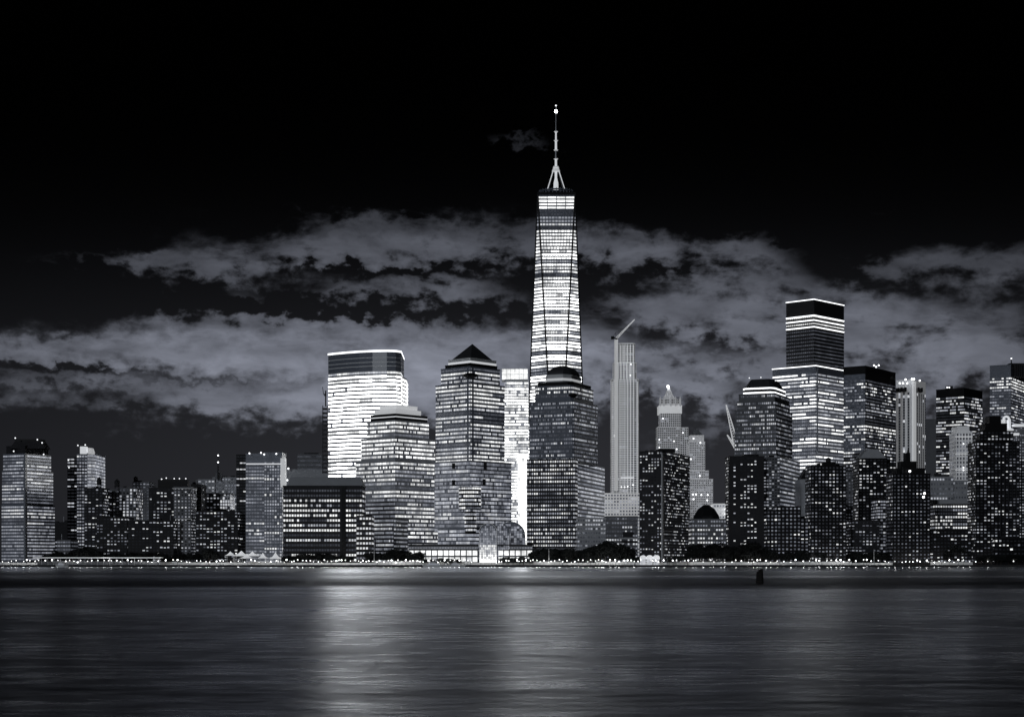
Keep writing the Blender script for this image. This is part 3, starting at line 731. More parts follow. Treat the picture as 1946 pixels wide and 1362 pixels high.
# ---- two tier glass tower
f4 = St(pitch=6.8, bay=2.6, h=.44, gap=.10, rows=[(4, 1.7), (3, .5), (3, .16)], seg=.6, run=(5, 14), off=.06, base=.09, jit=.25, top=11, Rr=.8)
up = St(pitch=6.8, bay=2.6, h=.4, gap=.3, rows=[(1, .05), (1, .075)], seg=.2, off=.0, base=.04, jit=.2, top=27, zones=[(598, 622, [(1, 1.0)])])
root, tops, _ = tower('office_tower', 'tallest tower right of centre, dark upper block with bright bands on a wider lit block', 1950,
    [((1494, 1547, 1604), 571, 698, dict(dy=3, th=43, wall='dark', part='upper_wall')), ((1468, 1550, 1605), 697, None, dict(th=40))], up, 'slate', 43)
bb, cc = [], []
facade(root, [(a, b) for a, b in tops[1][0]], GZ + 10, tops[1][1], f4, random.Random(9), bb, cc)
for b in bb: # drawn slightly proud of the first glazing pass
    b.v = [(x, y - .25, z) for x, y, z in b.v]
finish_windows(root, bb, cc)
for (pp, zz) in tops: ringlight(root, pp, zz + .9, 1.1, 'led')
for yy in (600, 609, 621.5):
    ringlight(root, tops[0][0], Z(yy, 1953), 1.2, 'led', 'light_band', 1.01)
part(root, 'corner_glow_strip', 'glassy', lambda q: q.box(X(1552.5, 1945), X(1554.5, 1945), 1944, 1949.5, Z(860, 1945), Z(700, 1945)))  # pale strip added on the corner to paint its glow

# ---- dark office towers at right
bl = St(pitch=6.2, bay=2.6, h=.46, gap=.16, rows=[(2, .8), (3, .35), (4, .06)], seg=.92, run=(1, 5), off=.25, base=.03, jit=.4, top=24, L=1, Rr=1, zones=[(793, 806, [(1, .04)]), (806, 818, [(1, .95)])])
root, tops, _ = tower('office_tower', 'broad dark tower with grey lit left face right of the two tier glass tower', 1890,
    [((1603, 1645, 1702), 696, None, dict(th=35))], bl, 'black', 35)
lights(root, [(1661, 694), (1670, 694), (1665, 697)], 1886, .9, 'lampw')
part(root, 'light_panel', 'slate', lambda q: q.prism([tuple(Vector(tops[0][0][0]).lerp(Vector(tops[0][0][1]), t) + Vector((-.05, -.05))) for t in (0.02, .98)] + [tuple(Vector(tops[0][0][1]) + Vector((0, 4))), tuple(Vector(tops[0][0][0]) + Vector((1, 3)))], Z(860, 1890), Z(710, 1890)))
wc = lambda c, n, s, r: (c % 2 == 1) if s != 'F' else True
se = St(pitch=5.2, bay=3.0, h=.9, gap=.15, rows=[(6, .02), (1, .5)], seg=.95, run=(1, 2), off=.5, base=.02, jit=.3, top=22, cols=wc)
M['paleglow'] = mat('white_stone_painted_glow', (.62, .63, .65), emit=.10)  # light falling on the stone is painted in as emission
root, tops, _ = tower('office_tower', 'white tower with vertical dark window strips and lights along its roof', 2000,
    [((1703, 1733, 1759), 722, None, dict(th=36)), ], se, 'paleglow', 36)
part(root, 'corner_pier', 'flood_glow', lambda q: q.prism(corner(1733.5, 1736, 1741, 1998.5, 36), GZ, Z(724, 2000)))
for xx in (1711, 1717, 1723, 1746, 1754):
    part(root, 'attic_window', 'black', lambda q: q.box(X(xx-1.6, 1990 if xx < 1733 else 1996), X(xx+1.6, 1990 if xx < 1733 else 1996), 1988.5 + abs(xx - 1733) * .55, 2012, Z(744, 1996), Z(736, 1996)))
lights(root, [(1721, 721), (1733, 720), (1737, 720), (1748, 723), (1710, 728), (1716, 728), (1724, 728)], 1996, 1.1, 'lampw')
root, tops, _ = tower('office_tower', 'unlit grey far tower in the gap left of the black office tower', 2400, [((1757, 1782), 797, None, {})], None, 'mid')
bk = St(pitch=5.75, bay=2.5, h=.5, gap=.12, rows=[(3, .7), (2, .3), (3, .008)], seg=.9, run=(2, 6), off=.15, base=.012, jit=.35, top=14)
root, tops, _ = tower('office_tower', 'black slab tower with scattered bright office floors and a small rooftop box', 1940,
    [((1779, 1832, 1867), 738, None, dict(th=40))], bk, 'black', 40)
roofbox(root, 1799, 1811, 733, 739, 1950, 5, 'dark'); lights(root, [(1800, 736), (1804, 736)], 1947, .9)
rt = St(pitch=5.6, bay=2.6, h=.46, gap=.14, rows=[(2, .75), (3, .3), (3, .07)], seg=.9, run=(2, 6), off=.2, base=.05, jit=.35, top=22, zones=[(714, 735, [(1, .95)])])
root, tops, _ = tower('office_tower', 'grey tower with a short mast at the right edge of the skyline', 1900,
    [((1881, 1921, 1962), 694, None, dict(th=30))], rt, 'slate', 30)
mast(root, 1922, 678, 695, 1905, .9, 'dark'); lights(root, [(1922, 681)], 1903, .9)
roofbox(root, 1919, 1965, 690, 696, 1912, 10, 'dark'); 
for i in range(7): part(root, 'cooling_fin', 'dark', lambda q: q.box(X(1926 + i*5, 1902), X(1928.4 + i*5, 1902), 1898 + i*2.2, 1906 + i*2, Z(716, 1902), Z(691, 1902)))

# ---- floodlit old crown, right
root, tops, _ = tower('masonry_tower', 'floodlit stone crown with an arch rising behind the stepped black tower', 1750,
    [((1905, 1950), 816, None, dict(th=30))], bv, 'mid', 38)
def arch(q):
    Y = 1748
    for xx in (1906, 1916): q.box(X(xx, Y), X(xx + 4, Y), Y - 2, Y + 6, Z(816, Y), Z(797, Y))
    for i in range(8):
        a0, a1 = math.pi*i/8, math.pi*(i+1)/8
        q.tube((X(1913 + 5.5*math.cos(a0), Y), Y + 1, Z(797 - 6*math.sin(a0), Y)), (X(1913 + 5.5*math.cos(a1), Y), Y + 1, Z(797 - 6*math.sin(a1), Y)), 1.2, n=6)
part(root, 'arch', 'lantern', arch)  # emissive stone paints the floodlight on the arch and ledges
for (a, b, yy) in ((1900, 1924, 815), (1911, 1935, 823), (1926, 1950, 806)): part(root, 'lit_ledge', 'lantern', lambda q: q.box(X(a, 1747), X(b, 1747), 1743, 1752, Z(yy + 4, 1747), Z(yy, 1747)))
# pale old stone building
pb = St(pitch=7.5, bay=3.2, h=.62, gap=.5, rows=[(2, .03), (1, .12)], seg=.9, run=(1, 2), off=.2, base=.03)
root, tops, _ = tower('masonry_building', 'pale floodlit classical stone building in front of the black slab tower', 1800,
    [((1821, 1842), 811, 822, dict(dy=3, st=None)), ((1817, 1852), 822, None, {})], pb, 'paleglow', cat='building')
for yy in (829, 862, 892): part(root, 'cornice', 'flood_glow', lambda q: q.box(X(1816, 1798), X(1853, 1798), 1797, 1800, Z(yy + 1.4, 1798), Z(yy, 1798)))
lights(root, [(1831, 843), (1831, 888), (1849, 850), (1831, 893)], 1797, 1.0, 'lampd')

# ------------------------------------------------------------------ left group
apt = lambda **k: St(**{**dict(pitch=5.9, bay=3.2, h=.42, gap=.45, rows=[(3, .55), (2, .22), (5, .006)], seg=1, run=(1, 3), off=.25, base=.003, jit=.5, indiv=True), **k})
root, tops, _ = tower('residential_tower', 'banded glass tower with a hollow dark crown at the left edge of the skyline', 1560,
    [((12, 48, 92), 848, 864, dict(dy=6, st=None, wall='dark', part='crown')), ((6, 48, 97), 863, 896, dict(dy=3)), ((4, 48, 101), 895, 962, dict(dy=2)), ((3, 48, 104), 960, None, {})],
    St(pitch=6.2, bay=2.6, h=.48, gap=.1, rows=[(3, .55), (3, .3), (2, .13)], seg=.5, run=(4, 12), off=.08, base=.1, jit=.3, zones=[(984, 996, [(1, .006)], 'L'), (996, 1060, [(1, .2), (1, .3)])]), 'slate', 25)
roofbox(root, 28, 79, 834, 850, 1570, 14, 'black', 'crown'); part(root, 'crown', 'dark', lambda q: q.loft(front(18, 86, 1568, 18), Z(852, 1568), front(28, 80, 1570, 14), Z(838, 1568)))
lights(root, [(29, 832), (71, 835), (80, 841), (26, 857), (83, 863)], 1562, .7, 'lampd')
part(root, 'corner_pier', 'glassy', lambda q: q.prism(corner(45, 48, 52, 1558.6, 25), GZ, Z(864, 1560)))
root, tops, _ = tower('apartment_building', 'unlit dark block right of the banded left edge tower', 1720, [((102, 130), 993, None, {})], None, 'dark', cat='apartment building')
root, tops, _ = tower('apartment_building', 'low grey building with faint window rows between the two left towers', 1600, [((100, 134), 1027, None, {})], St(pitch=7, bay=2.6, h=.4, gap=.2, rows=[(1, .08), (1, .18)], seg=.6, off=.2, base=.03), 'mid', cat='apartment building')
root, tops, _ = tower('residential_tower', 'slim tower with a bright curved right side and a glowing rooftop lantern', 1640,
    [((128, 148), 870, None, dict(dy=2, wall='dark', part='side_wall', st=St(pitch=6.4, bay=3, h=.4, gap=.15, rows=[(2, .45), (4, .006)], seg=.9, run=(2, 4), off=.2, base=.015))),
     ([(146, 1), (155, 0), (166, 2)], 864, None, dict(dy=-1, st=St(pitch=6.2, bay=2.8, h=.5, gap=.25, rows=[(2, .3), (2, .12), (1, .6)], seg=.9, run=(1, 3), off=.1, base=.08))),
     ([(165, 2), (173, 4), (180, 9), (183, 15)], 862, None, dict(dy=0, st=St(pitch=6.2, bay=2.4, h=.7, gap=.1, rows=[(3, .3), (1, .5)], seg=.9, run=(1, 3), off=.05, base=.2)))],
    St(), 'glassy')
part(root, 'lantern', 'lantern', lambda q: q.box(X(152, 1638), X(163, 1638), 1638, 1646, Z(862, 1638), Z(848, 1638)))
part(root, 'lantern', 'flood_glow', lambda q: q.loft(pts([(167, 2), (173, 4), (180, 9)], 1639, 8), Z(862, 1639), pts([(167, 2), (170, 4), (176, 9)], 1639, 8), Z(850, 1639)))
lights(root, [(148, 846), (162, 845), (130, 874), (131, 888)], 1636, .7, 'lampd')
root, tops, _ = tower('apartment_building', 'dark block capped by a tall pointed water tank, right of the slim tower', 1585, [((160, 195), 928, None, {})], apt(base=.01), 'dark', cat='apartment building', group='dark apartment blocks on the left bank')
watertank(root, 186, 905, 928, 1585, 9)
root, tops, _ = tower('apartment_building', 'block with a brightly lit right half behind a row of dark houses at left', 1620, [((194, 227), 931, None, {}), ((226, 259), 928, None, dict(dy=-3, st=apt(rows=[(3, .5), (2, .25), (1, .05)], indiv=False, h=.6)))], apt(rows=[(1, .45), (3, .06), (2, .006)], seg=.7, run=(2, 5)), 'mid', cat='apartment building')
watertank(root, 220, 909, 931, 1625, 10)
root, tops, _ = tower('apartment_building', 'grey apartment slab with a rooftop tank left of the flat capped dark block', 1720, [((252, 284), 917, None, {})], apt(rows=[(1, .15), (2, .05)], base=.03), 'mid', cat='apartment building')
watertank(root, 256, 904, 917, 1724, 8)
root, tops, _ = tower('apartment_building', 'dark block with a flat black rooftop box ringed by small lights', 1565, [((283, 332), 928, None, {}), ((330, 363), 926, None, dict(dy=-3, wall='mid', st=apt(rows=[(2, .4), (2, .12)], gap=.55, indiv=False)))], apt(), 'dark', cat='apartment building')
roofbox(root, 300, 356, 911, 927, 1570, 10, 'black'); lights(root, [(307, 910), (316, 908), (331, 909), (341, 909), (353, 909)], 1569, .6, 'lampd')
for yy in (927, 985): part(root, 'cornice', 'pale', lambda q: q.box(X(328, 1560), X(365, 1560), 1558, 1562, Z(yy + 1.5, 1560), Z(yy, 1560)))
root, tops, _ = tower('apartment_building', 'low black block in front of the water tank building at left', 1552, [((183, 242), 984, None, {})], apt(rows=[(3, .4), (3, .15), (4, .006)]), 'black', cat='apartment building')
root, tops, _ = tower('apartment_building', 'low black block with evenly scattered lit windows under the flat capped block', 1548, [((243, 330), 990, None, {})], apt(rows=[(3, .5), (5, .006)]), 'black', cat='apartment building')
root, tops, _ = tower('apartment_building', 'narrow black building left of the thin lit mast', 1600, [((363, 382), 921, None, {})], apt(rows=[(1, .3), (6, .005)]), 'black', cat='apartment building')
root, tops, _ = tower('apartment_building', 'grey building carrying a thin dark mast with two lights', 1720, [((376, 408), 912, None, {}), ((404, 450), 908, None, dict(dy=2))], apt(rows=[(2, .18), (2, .05), (1, .4)], base=.03), 'stone', cat='apartment building')
mast(root, 414.5, 866, 910, 1716, 1.1, 'dark'); lights(root, [(414.5, 865), (414.5, 878)], 1714, .75, 'lampw'); roofbox(root, 409, 420, 898, 910, 1718, 6, 'mid')
root, tops, _ = tower('apartment_building', 'small pale stepped house front lit white, below the thin mast', 1640, [((392, 437), 938, None, {}), ((418, 437), 943, None, dict(dy=-3, st=St(pitch=6, bay=2.6, h=.7, gap=.3, rows=[(1, .55)], off=.1, seg=0, end=60), wall='pale', part='side_wall'))], apt(rows=[(2, .35), (1, .1)], indiv=False), 'mid', cat='apartment building')
root, tops, _ = tower('apartment_building', 'low dark building with a shallow domed roof left of the grid facade tower', 1560, [((372, 452), 972, None, {})], apt(rows=[(3, .35), (2, .6), (2, .12), (4, .006)]), 'black', cat='apartment building')
part(root, 'dome', 'black', lambda q: q.ball((X(418, 1572), 1575, Z(973, 1572)), 8, 12, 8, .45))
root, tops, _ = tower('residential_tower', 'grey blue tower with white rooftop lights and a bright right edge, left of centre', 1570,
    [((449, 468), 865, None, dict(dy=3, wall='black', part='side_wall', st=St(pitch=6, bay=3, h=.42, gap=.2, rows=[(1, .55), (4, .005)], seg=.9, run=(2, 4), off=.2, base=.01))),
     ((467, 503), 863, None, dict(dy=1, st=St(pitch=6.6, bay=2.7, h=.5, gap=.15, rows=[(2, .22), (2, .12), (1, .6)], seg=.5, run=(4, 12), off=.1, base=.08, top=16))),
     ((502, 536), 861, None, dict(dy=0, st=St(pitch=6, bay=2.3, h=.6, gap=.35, rows=[(2, .3), (2, .13), (1, .7)], seg=.9, run=(2, 6), off=.1, base=.06, top=16))),
     ((533, 541), 872, 925, dict(dy=-2, D=12, wall='flood_glow', part='lit_pier', st=None))], St(), 'slate')
edge_light(root, 468, 534, 880, 1568, 1.0, 2.4, 'dimled'); lights(root, [(474, 861), (502, 863), (525, 862), (496, 860)], 1567, .8)
root, tops, _ = tower('office_building', 'pale colonnaded block lit from below, left of the brightest curved tower', 1760, [((540, 626), 893, None, {})], St(pitch=14, bay=3.4, h=.85, gap=.45, rows=[(1, .55)], seg=0, off=0, base=.3, end=340), 'stone', cat='office building')
lights(root, [(548, 890), (546, 912)], 1755, 1.0)
root, tops, _ = tower('office_building', 'dark office block peeking above the pale colonnade', 1850, [((565, 626), 864, None, {})], St(pitch=8, bay=3, h=.4, gap=.1, rows=[(2, .05), (1, .22)], seg=.6, off=.1, base=.03), 'mid', cat='office building')
roofbox(root, 578, 604, 860, 865, 1855, 8)
hr = St(pitch=9.4, bay=2.5, h=.44, gap=.3, rows=[(4, .75), (1.5, .4), (1, .05)], seg=.45, run=(4, 10), off=.12, base=.03, jit=.3, top=4, zones=[(1010, 1050, [(1, .035), (.5, .5)])], cols=lambda c, n, s, r: not (c in (int(n*.73), int(n*.73) + 1)))
root, tops, _ = tower('hotel_building', 'wide dark low rise with bright window rows and a sloping blue roof', 1552, [((538, 688), 924, None, dict(D=36)), ((677, 706), 981, None, dict(dy=-4, st=St(pitch=9.4, bay=2.8, h=.42, gap=.3, rows=[(3, .6), (1, .1)], seg=.5, off=.15, base=.03)))], hr, 'dark', cat='hotel')
part(root, 'sloping_roof', 'stone', lambda q: q.loft(front(546, 691, 1553, 30), Z(924, 1552), front(552, 684, 1560, 18), Z(906, 1560)))
part(root, 'service_core', 'black', lambda q: q.box(X(649, 1548), X(657, 1548), 1550.5, 1560, GZ, Z(926, 1552)))

# ------------------------------------------------------------------ dark waterfront residences, right
root, tops, _ = tower('apartment_tower', 'dark two faced apartment tower with a pale vertical corner strip, below the gothic tower', 1550,
    [((1215, 1259, 1311), 858, None, dict(th=22))], apt(pitch=5.7, rows=[(3, .5), (2, .18), (4, .008)], bay=2.9), 'dark', 22, 'apartment tower', 'dark waterfront apartment towers')
roofbox(root, 1252, 1283, 852, 859, 1560, 8, 'black'); part(root, 'corner_pier', 'stone', lambda q: q.prism(corner(1256.5, 1259, 1262, 1548.8, 22), GZ, Z(860, 1550)))
root, tops, _ = tower('office_building', 'low block with a black octagonal domed roof left of the plain walled apartment tower', 1572, [((1315, 1390), 987, None, {})], St(pitch=8, bay=2.4, h=.42, gap=.36, rows=[(2, .65), (1, .2)], seg=.4, off=.15, base=.04), 'mid', cat='office building')
def odome(q):
    Y = 1580; c = [(X(1345, Y) + X(1345 + 27, Y)*0 + 13.2*math.cos(math.pi/8 + math.pi*i/4), Y + 12 + 13.2*math.sin(math.pi/8 + math.pi*i/4)) for i in range(8)]
    q.loft(c, Z(987, Y), inset(c, .95), Z(980, Y)); q.loft(inset(c, .95), Z(980, Y), inset(c, .62), Z(966, Y)); q.loft(inset(c, .62), Z(966, Y), inset(c, .2), Z(958, Y))
part(root, 'octagonal_roof', 'black', odome)
root, tops, _ = tower('office_building', 'small white floodlit building between the octagonal dome and the plain walled tower', 1700, [((1356, 1388), 958, None, {})], St(pitch=7, bay=3, h=.5, gap=.3, rows=[(1, .6), (1, .2)], seg=1, base=.1), 'flood_glow', cat='building')
lights(root, [(1379, 976), (1383, 982), (1379, 967)], 1696, 1.1)
c3 = lambda c, n, s, r: (n*.28 < c < n*.72 or c == 1)
root, tops, _ = tower('apartment_tower', 'dark apartment tower with plain grey side walls and a central column of lit windows', 1550, [((1386, 1452), 868, None, dict(D=30))], apt(pitch=5.8, rows=[(3, .6), (3, .006)], cols=c3, bay=3.3), 'dark', cat='apartment tower', group='dark waterfront apartment towers')
roofbox(root, 1412, 1442, 863, 869, 1556, 9, 'black')
root, tops, _ = tower('apartment_tower', 'narrow speckled apartment wing right of the plain walled tower', 1562, [((1451, 1482), 870, None, dict(D=30))], apt(pitch=5.8, rows=[(2, .4), (2, .15), (2, .006)], bay=2.4, gap=.3), 'mid', cat='apartment tower', group='dark waterfront apartment towers')
root, tops, _ = tower('apartment_building', 'lower black apartment block with a tight grid of small dim windows and rounded roof end', 1538, [((1457, 1478), 970, None, dict(dy=2)), ((1477, 1522), 963, None, {}), ((1521, 1545), 985, None, dict(dy=3))], apt(pitch=7, rows=[(1, .7), (5, .14), (1, .008)], bay=3.4, gap=.5, h=.45, base=.05), 'black', cat='apartment building', group='dark waterfront apartment towers')
root, tops, _ = tower('masonry_building', 'grey gabled stone building squeezed between two black apartment towers', 1640, [((1520, 1545), 912, None, {})], None, 'stone', cat='building')
part(root, 'gable_roof', 'black', lambda q: q.loft(front(1520, 1546, 1640, 20), Z(912, 1640), front(1532, 1546, 1642, 16), Z(890, 1642)))
root, tops, _ = tower('apartment_tower', 'black apartment tower with a rooftop tank in front of the two tier glass tower', 1530, [((1541, 1608), 886, None, dict(D=30))], apt(pitch=6.6, rows=[(2, .55), (3, .16), (4, .006)], bay=3.3, gap=.5, base=.02), 'black', cat='apartment tower', group='dark waterfront apartment towers')
roofbox(root, 1564, 1588, 877, 887, 1536, 8, 'black'); watertank(root, 1576, 868, 880, 1536, 10)
root, tops, _ = tower('masonry_building', 'dim grey narrow building behind the gap between black apartment towers', 1660, [((1606, 1634), 898, None, {})], apt(rows=[(1, .2), (2, .05)]), 'mid', cat='building')
root, tops, _ = tower('apartment_tower', 'dark apartment tower with a grey shallow gable roof and scattered windows', 1600, [((1632, 1686), 872, None, {}), ((1684, 1703), 880, None, dict(dy=4))], apt(pitch=5.8, rows=[(2, .5), (3, .006)], bay=3.2), 'black', cat='apartment tower', group='dark waterfront apartment towers')
def gab(q):
    Y = 1600; a, b = X(1632, Y), X(1686, Y); c = X(1660, Y)
    q.loft([(a, Y), (b, Y), (b, Y + 26), (a, Y + 26)], Z(872, Y), [(c - 5, Y + 2), (c + 5, Y + 2), (c + 5, Y + 24), (c - 5, Y + 24)], Z(853, Y))
part(root, 'gable_roof', 'stone', gab)
root, tops, _ = tower('apartment_building', 'low dark infill block with pale lit ladder of windows beside the stepped black spire tower', 1560, [((1618, 1672), 990, None, {}), ((1668, 1698), 950, None, dict(dy=5, st=apt(rows=[(3, .2), (1, .4)], indiv=False, bay=2.4, h=.5, gap=.2)))], apt(rows=[(1, .4), (2, .12), (2, .008)]), 'dark', cat='apartment building')
root, tops, _ = tower('apartment_tower', 'stepped black tower with a pointed spire and rows of dim windows', 1525,
    [((1722, 1730), 862, 880, dict(dy=8, st=None, D=10)), ((1712, 1742), 878, 892, dict(dy=6, st=None, D=14)), ((1704, 1758), 891, 902, dict(dy=3, st=None, D=20)), ((1697, 1768), 901, None, {})],
    apt(pitch=6.8, rows=[(1, .5), (6, .09), (2, .008)], bay=3.4, gap=.55, h=.4, base=.02), 'black', cat='apartment tower', group='dark waterfront apartment towers')
mast(root, 1726, 852, 864, 1535, 1.5, 'black', 'spire')
lights(root, [(1729, 895), (1757, 937), (1755, 944)], 1524, 1.1, 'lampw')
root, tops, _ = tower('masonry_building', 'dim grey classical block with a row of small lights below the pale stone building', 1650, [((1768, 1812), 907, None, {}), ((1810, 1842), 914, None, dict(dy=3))], St(pitch=9, bay=3, h=.4, gap=.4, rows=[(1, .08), (1, .4), (1, .008)], seg=.6, off=.2, base=.03), 'stone', cat='building')
roofbox(root, 1778, 1789, 899, 908, 1655, 6)
root, tops, _ = tower('office_building', 'mid rise with bright even window rows under a flat grey roof slab', 1575, [((1777, 1853), 956, None, {})], St(pitch=6.7, bay=2.4, h=.5, gap=.3, rows=[(2, .7), (1, .2), (1, .008)], seg=.5, run=(4, 12), off=.1, base=.03, top=3), 'dark', cat='office building')
part(root, 'roof', 'stone', lambda q: q.box(X(1775, 1572), X(1855, 1572), 1571, 1590, Z(957, 1572), Z(950, 1572)))
root, tops, _ = tower('apartment_building', 'low black block with scattered bright windows left of the tallest black tower', 1530, [((1767, 1852), 1008, None, {})], apt(pitch=6.8, rows=[(2, .7), (2, .12), (4, .006)], bay=3.2), 'black', cat='apartment building', group='dark waterfront apartment towers')
root, tops, _ = tower('apartment_tower', 'tallest black apartment tower, stepped at the shoulders, near the right edge', 1515,
    [((1880, 1902), 792, 808, dict(dy=8, st=None, D=14)), ((1872, 1914), 806, 822, dict(dy=6, st=None, D=18)), ((1862, 1926), 820, 842, dict(dy=3, D=24)), ((1855, 1938), 841, None, {})],
    apt(pitch=5.8, rows=[(3, .45), (3, .1), (4, .006)], bay=3.3, gap=.45), 'black', cat='apartment tower', group='dark waterfront apartment towers')
for i in range(5): part(root, 'facade_pier', 'dark', lambda q: q.box(X(1902 + i*7.5, 1512), X(1903.6 + i*7.5, 1512), 1513.6, 1516, GZ, Z(845, 1513)))
root, tops, _ = tower('apartment_building', 'grey speckled apartment block cut by the right edge of the photo', 1560, [((1936, 1990), 838, None, {})], apt(pitch=5.6, rows=[(3, .25), (2, .08), (1, .5)], base=.05, bay=2.6, indiv=False), 'mid', cat='apartment building')
root, tops, _ = tower('apartment_building', 'low black waterfront block with large bright windows at the right edge', 1508, [((1890, 1990), 1024, None, dict(D=6))], apt(pitch=8, rows=[(2, .8), (2, .12), (3, .006)], bay=3.4), 'black', cat='apartment building')

# ------------------------------------------------------------------ waterfront pavilions
def gallery(x0, x1, label):
    Y = 1568
    root = empty('shopping_gallery', (X((x0 + x1)/2, Y), Y, GZ), label, 'gallery')
    part(root, 'wall', 'mid', lambda q: q.box(X(x0, Y), X(x1, Y), Y, Y + 22, GZ, Z(1036, Y)))
    part(root, 'roof', 'dark', lambda q: q.box(X(x0 - 1, Y), X(x1 + 1, Y), Y - .6, Y + 22.6, Z(1036, Y), Z(1034, Y)))
    n = max(1, round((x1 - x0) / 11)); w = (x1 - x0) / n
    for i in range(n):
        a, b = x0 + i*w + 1.2, x0 + (i+1)*w - 1.0
        k = MB(); k.box(X(a, Y), X(b, Y), Y - .25, Y - .02, Z(1055, Y), Z(1045.5, Y), random.Random(int(a)).uniform(.8, 1.6)); k.build('display_window', GLASS, root)
        k = MB(); k.box(X(a, Y), X(b, Y), Y - .25, Y - .02, Z(1067, Y), Z(1058, Y), random.Random(int(b)).uniform(.4, 1.4)); k.build('display_window', GLASS, root)
    for i in range(int((x1 - x0) / 3)):
        k = MB(); k.face([(X(x0 + i*3 + .7, Y), Y - .15, Z(1042, Y)), (X(x0 + i*3 + 2.3, Y), Y - .15, Z(1042, Y)), (X(x0 + i*3 + 2.3, Y), Y - .15, Z(1039, Y)), (X(x0 + i*3 + .7, Y), Y - .15, Z(1039, Y))], .3)
        k.build('window', GLASS, root)
    return root
gallery(776, 908, 'long low gallery of large glowing windows left of the glass atrium')
gallery(946, 1012, 'short low gallery of glowing windows right of the glass atrium')
def atrium():
    Y = 1560; cx = 927.5
    root = empty('glass_atrium', (X(cx, Y), Y, GZ), 'barrel vaulted glass atrium glowing at its foot between the two low galleries', 'atrium')
    rng = random.Random(5)
    def vault(xa, xb, ys, Ya, Yb, yb=1068, low=None):
        c, r = (X(xa, Ya) + X(xb, Ya))/2, (X(xb, Ya) - X(xa, Ya))/2
        zs = Z(ys, Ya); z0 = Z(yb, Ya) if low is None else low
        prof = [(c - r, z0)] + [(c - r*math.cos(math.pi*i/12), zs + r*math.sin(math.pi*i/12)) for i in range(13)] + [(c + r, z0)]
        return prof, c, r, zs, z0
    for (xa, xb, ys, Ya, Yb) in ((911, 944, 1010, Y, Y + 8), (930, 968, 1012, Y + 8, Y + 22), (944, 998, 1018, Y + 22, Y + 50)):
        prof, c, r, zs, z0 = vault(xa, xb, ys, Ya, Yb, low=GZ)
        part(root, 'vault', 'slate', lambda q: ([q.face([(prof[i][0], Ya, prof[i][1]), (prof[i+1][0], Ya, prof[i+1][1]), (prof[i+1][0], Yb, prof[i+1][1]), (prof[i][0], Yb, prof[i][1])]) for i in range(len(prof) - 1)], q.face([(a, Ya, b) for a, b in prof][::-1]), q.face([(a, Yb, b) for a, b in prof])))
        k = MB(); nx = 10
        for i in range(nx):
            a, b = c - r + 2*r*i/nx + .15, c - r + 2*r*(i+1)/nx - .15; m_ = (a + b)/2
            ztop = zs + math.sqrt(max(0, r*r - max(abs(a - c), abs(b - c))**2))
            nz_ = int((ztop - GZ) / 2.2)
            for j in range(nz_):
                za = GZ + 1 + j*2.2; y = HY - (za - CAMZ)/Ya*F
                v = (rng.uniform(.35, 1.0) * (1 + max(0, y - 1050) / 12) if y > 1038 else rng.uniform(.1, .35) if y > 1005 else rng.uniform(.04, .25)) if xa < 920 else rng.choice([.04, .1, .2, .3])
                if za + 2 < ztop: k.face([(a, Ya - .12, za), (b, Ya - .12, za), (b, Ya - .12, za + 2.0), (a, Ya - .12, za + 2.0)], v)
        k.build('glazing', GLASS, root)
    def ribs(q):
        for (xa, xb, ys, Ya) in ((911, 944, 1010, Y - .2), (930, 968, 1012, Y + 9), (930, 968, 1012, Y + 15), (944, 998, 1018, Y + 24), (944, 998, 1018, Y + 34), (944, 998, 1018, Y + 44)):
            prof, c, r, zs, z0 = vault(xa, xb, ys, Ya, 0, low=GZ)
            for i in range(len(prof) - 1): q.tube((prof[i][0], Ya, prof[i][1]), (prof[i+1][0], Ya, prof[i+1][1]), .35, n=4)
    part(root, 'rib', 'pale', ribs)
atrium()

def tent(x0, x1, yp, yb, Y, label):
    root = empty('peaked_tent', (X((x0+x1)/2, Y), Y, GZ), label, 'tent', 'white peaked tents on the pier')
    a, b = X(x0, Y), X(x1, Y); c = (a + b)/2; w = (b - a)/2
    def f(q):
        zb, zp = Z(yb, Y), Z(yp, Y); N = 12
        ring = [(c + w*math.cos(2*math.pi*i/N)*1.0, Y + 5 + 5*math.sin(2*math.pi*i/N)) for i in range(N)]
        prev, pz = ring, zb
        for s, t in ((.62, .22), (.32, .52), (.12, .85), (.03, 1)):
            cur = inset(ring, s); z = zb + (zp - zb)*t
            q.loft(prev, pz, cur, z, cap=(t == 1)); prev, pz = cur, z
    part(root, 'canopy', 'fabric', f)  # light from inside the tent is put into the fabric as emission
    for s in (-.85, .85):
        for d in (1.2, 8.8): part(root, 'pole', 'metal', lambda q: q.tube((c + s*w*.75, Y + d, GZ), (c + s*w*.75, Y + d, Z(yb - .5, Y)), .15, n=5))
tents = [(425, 447, 1047, 1055, 1520, 'leftmost large'), (440, 474, 1046, 1056, 1528, 'widest'), (464, 492, 1047, 1056, 1536, 'low middle'), (452, 482, 1053, 1060, 1508, 'front lower'), (488, 508, 1050, 1060, 1512, 'upright'), (510, 534, 1049, 1061, 1506, 'rightmost pointed')]
for (a, b, c_, d_, y_, w_) in tents: tent(a, b, c_, d_, y_, w_ + ' white peaked tent on the pier left of the wide low rise')
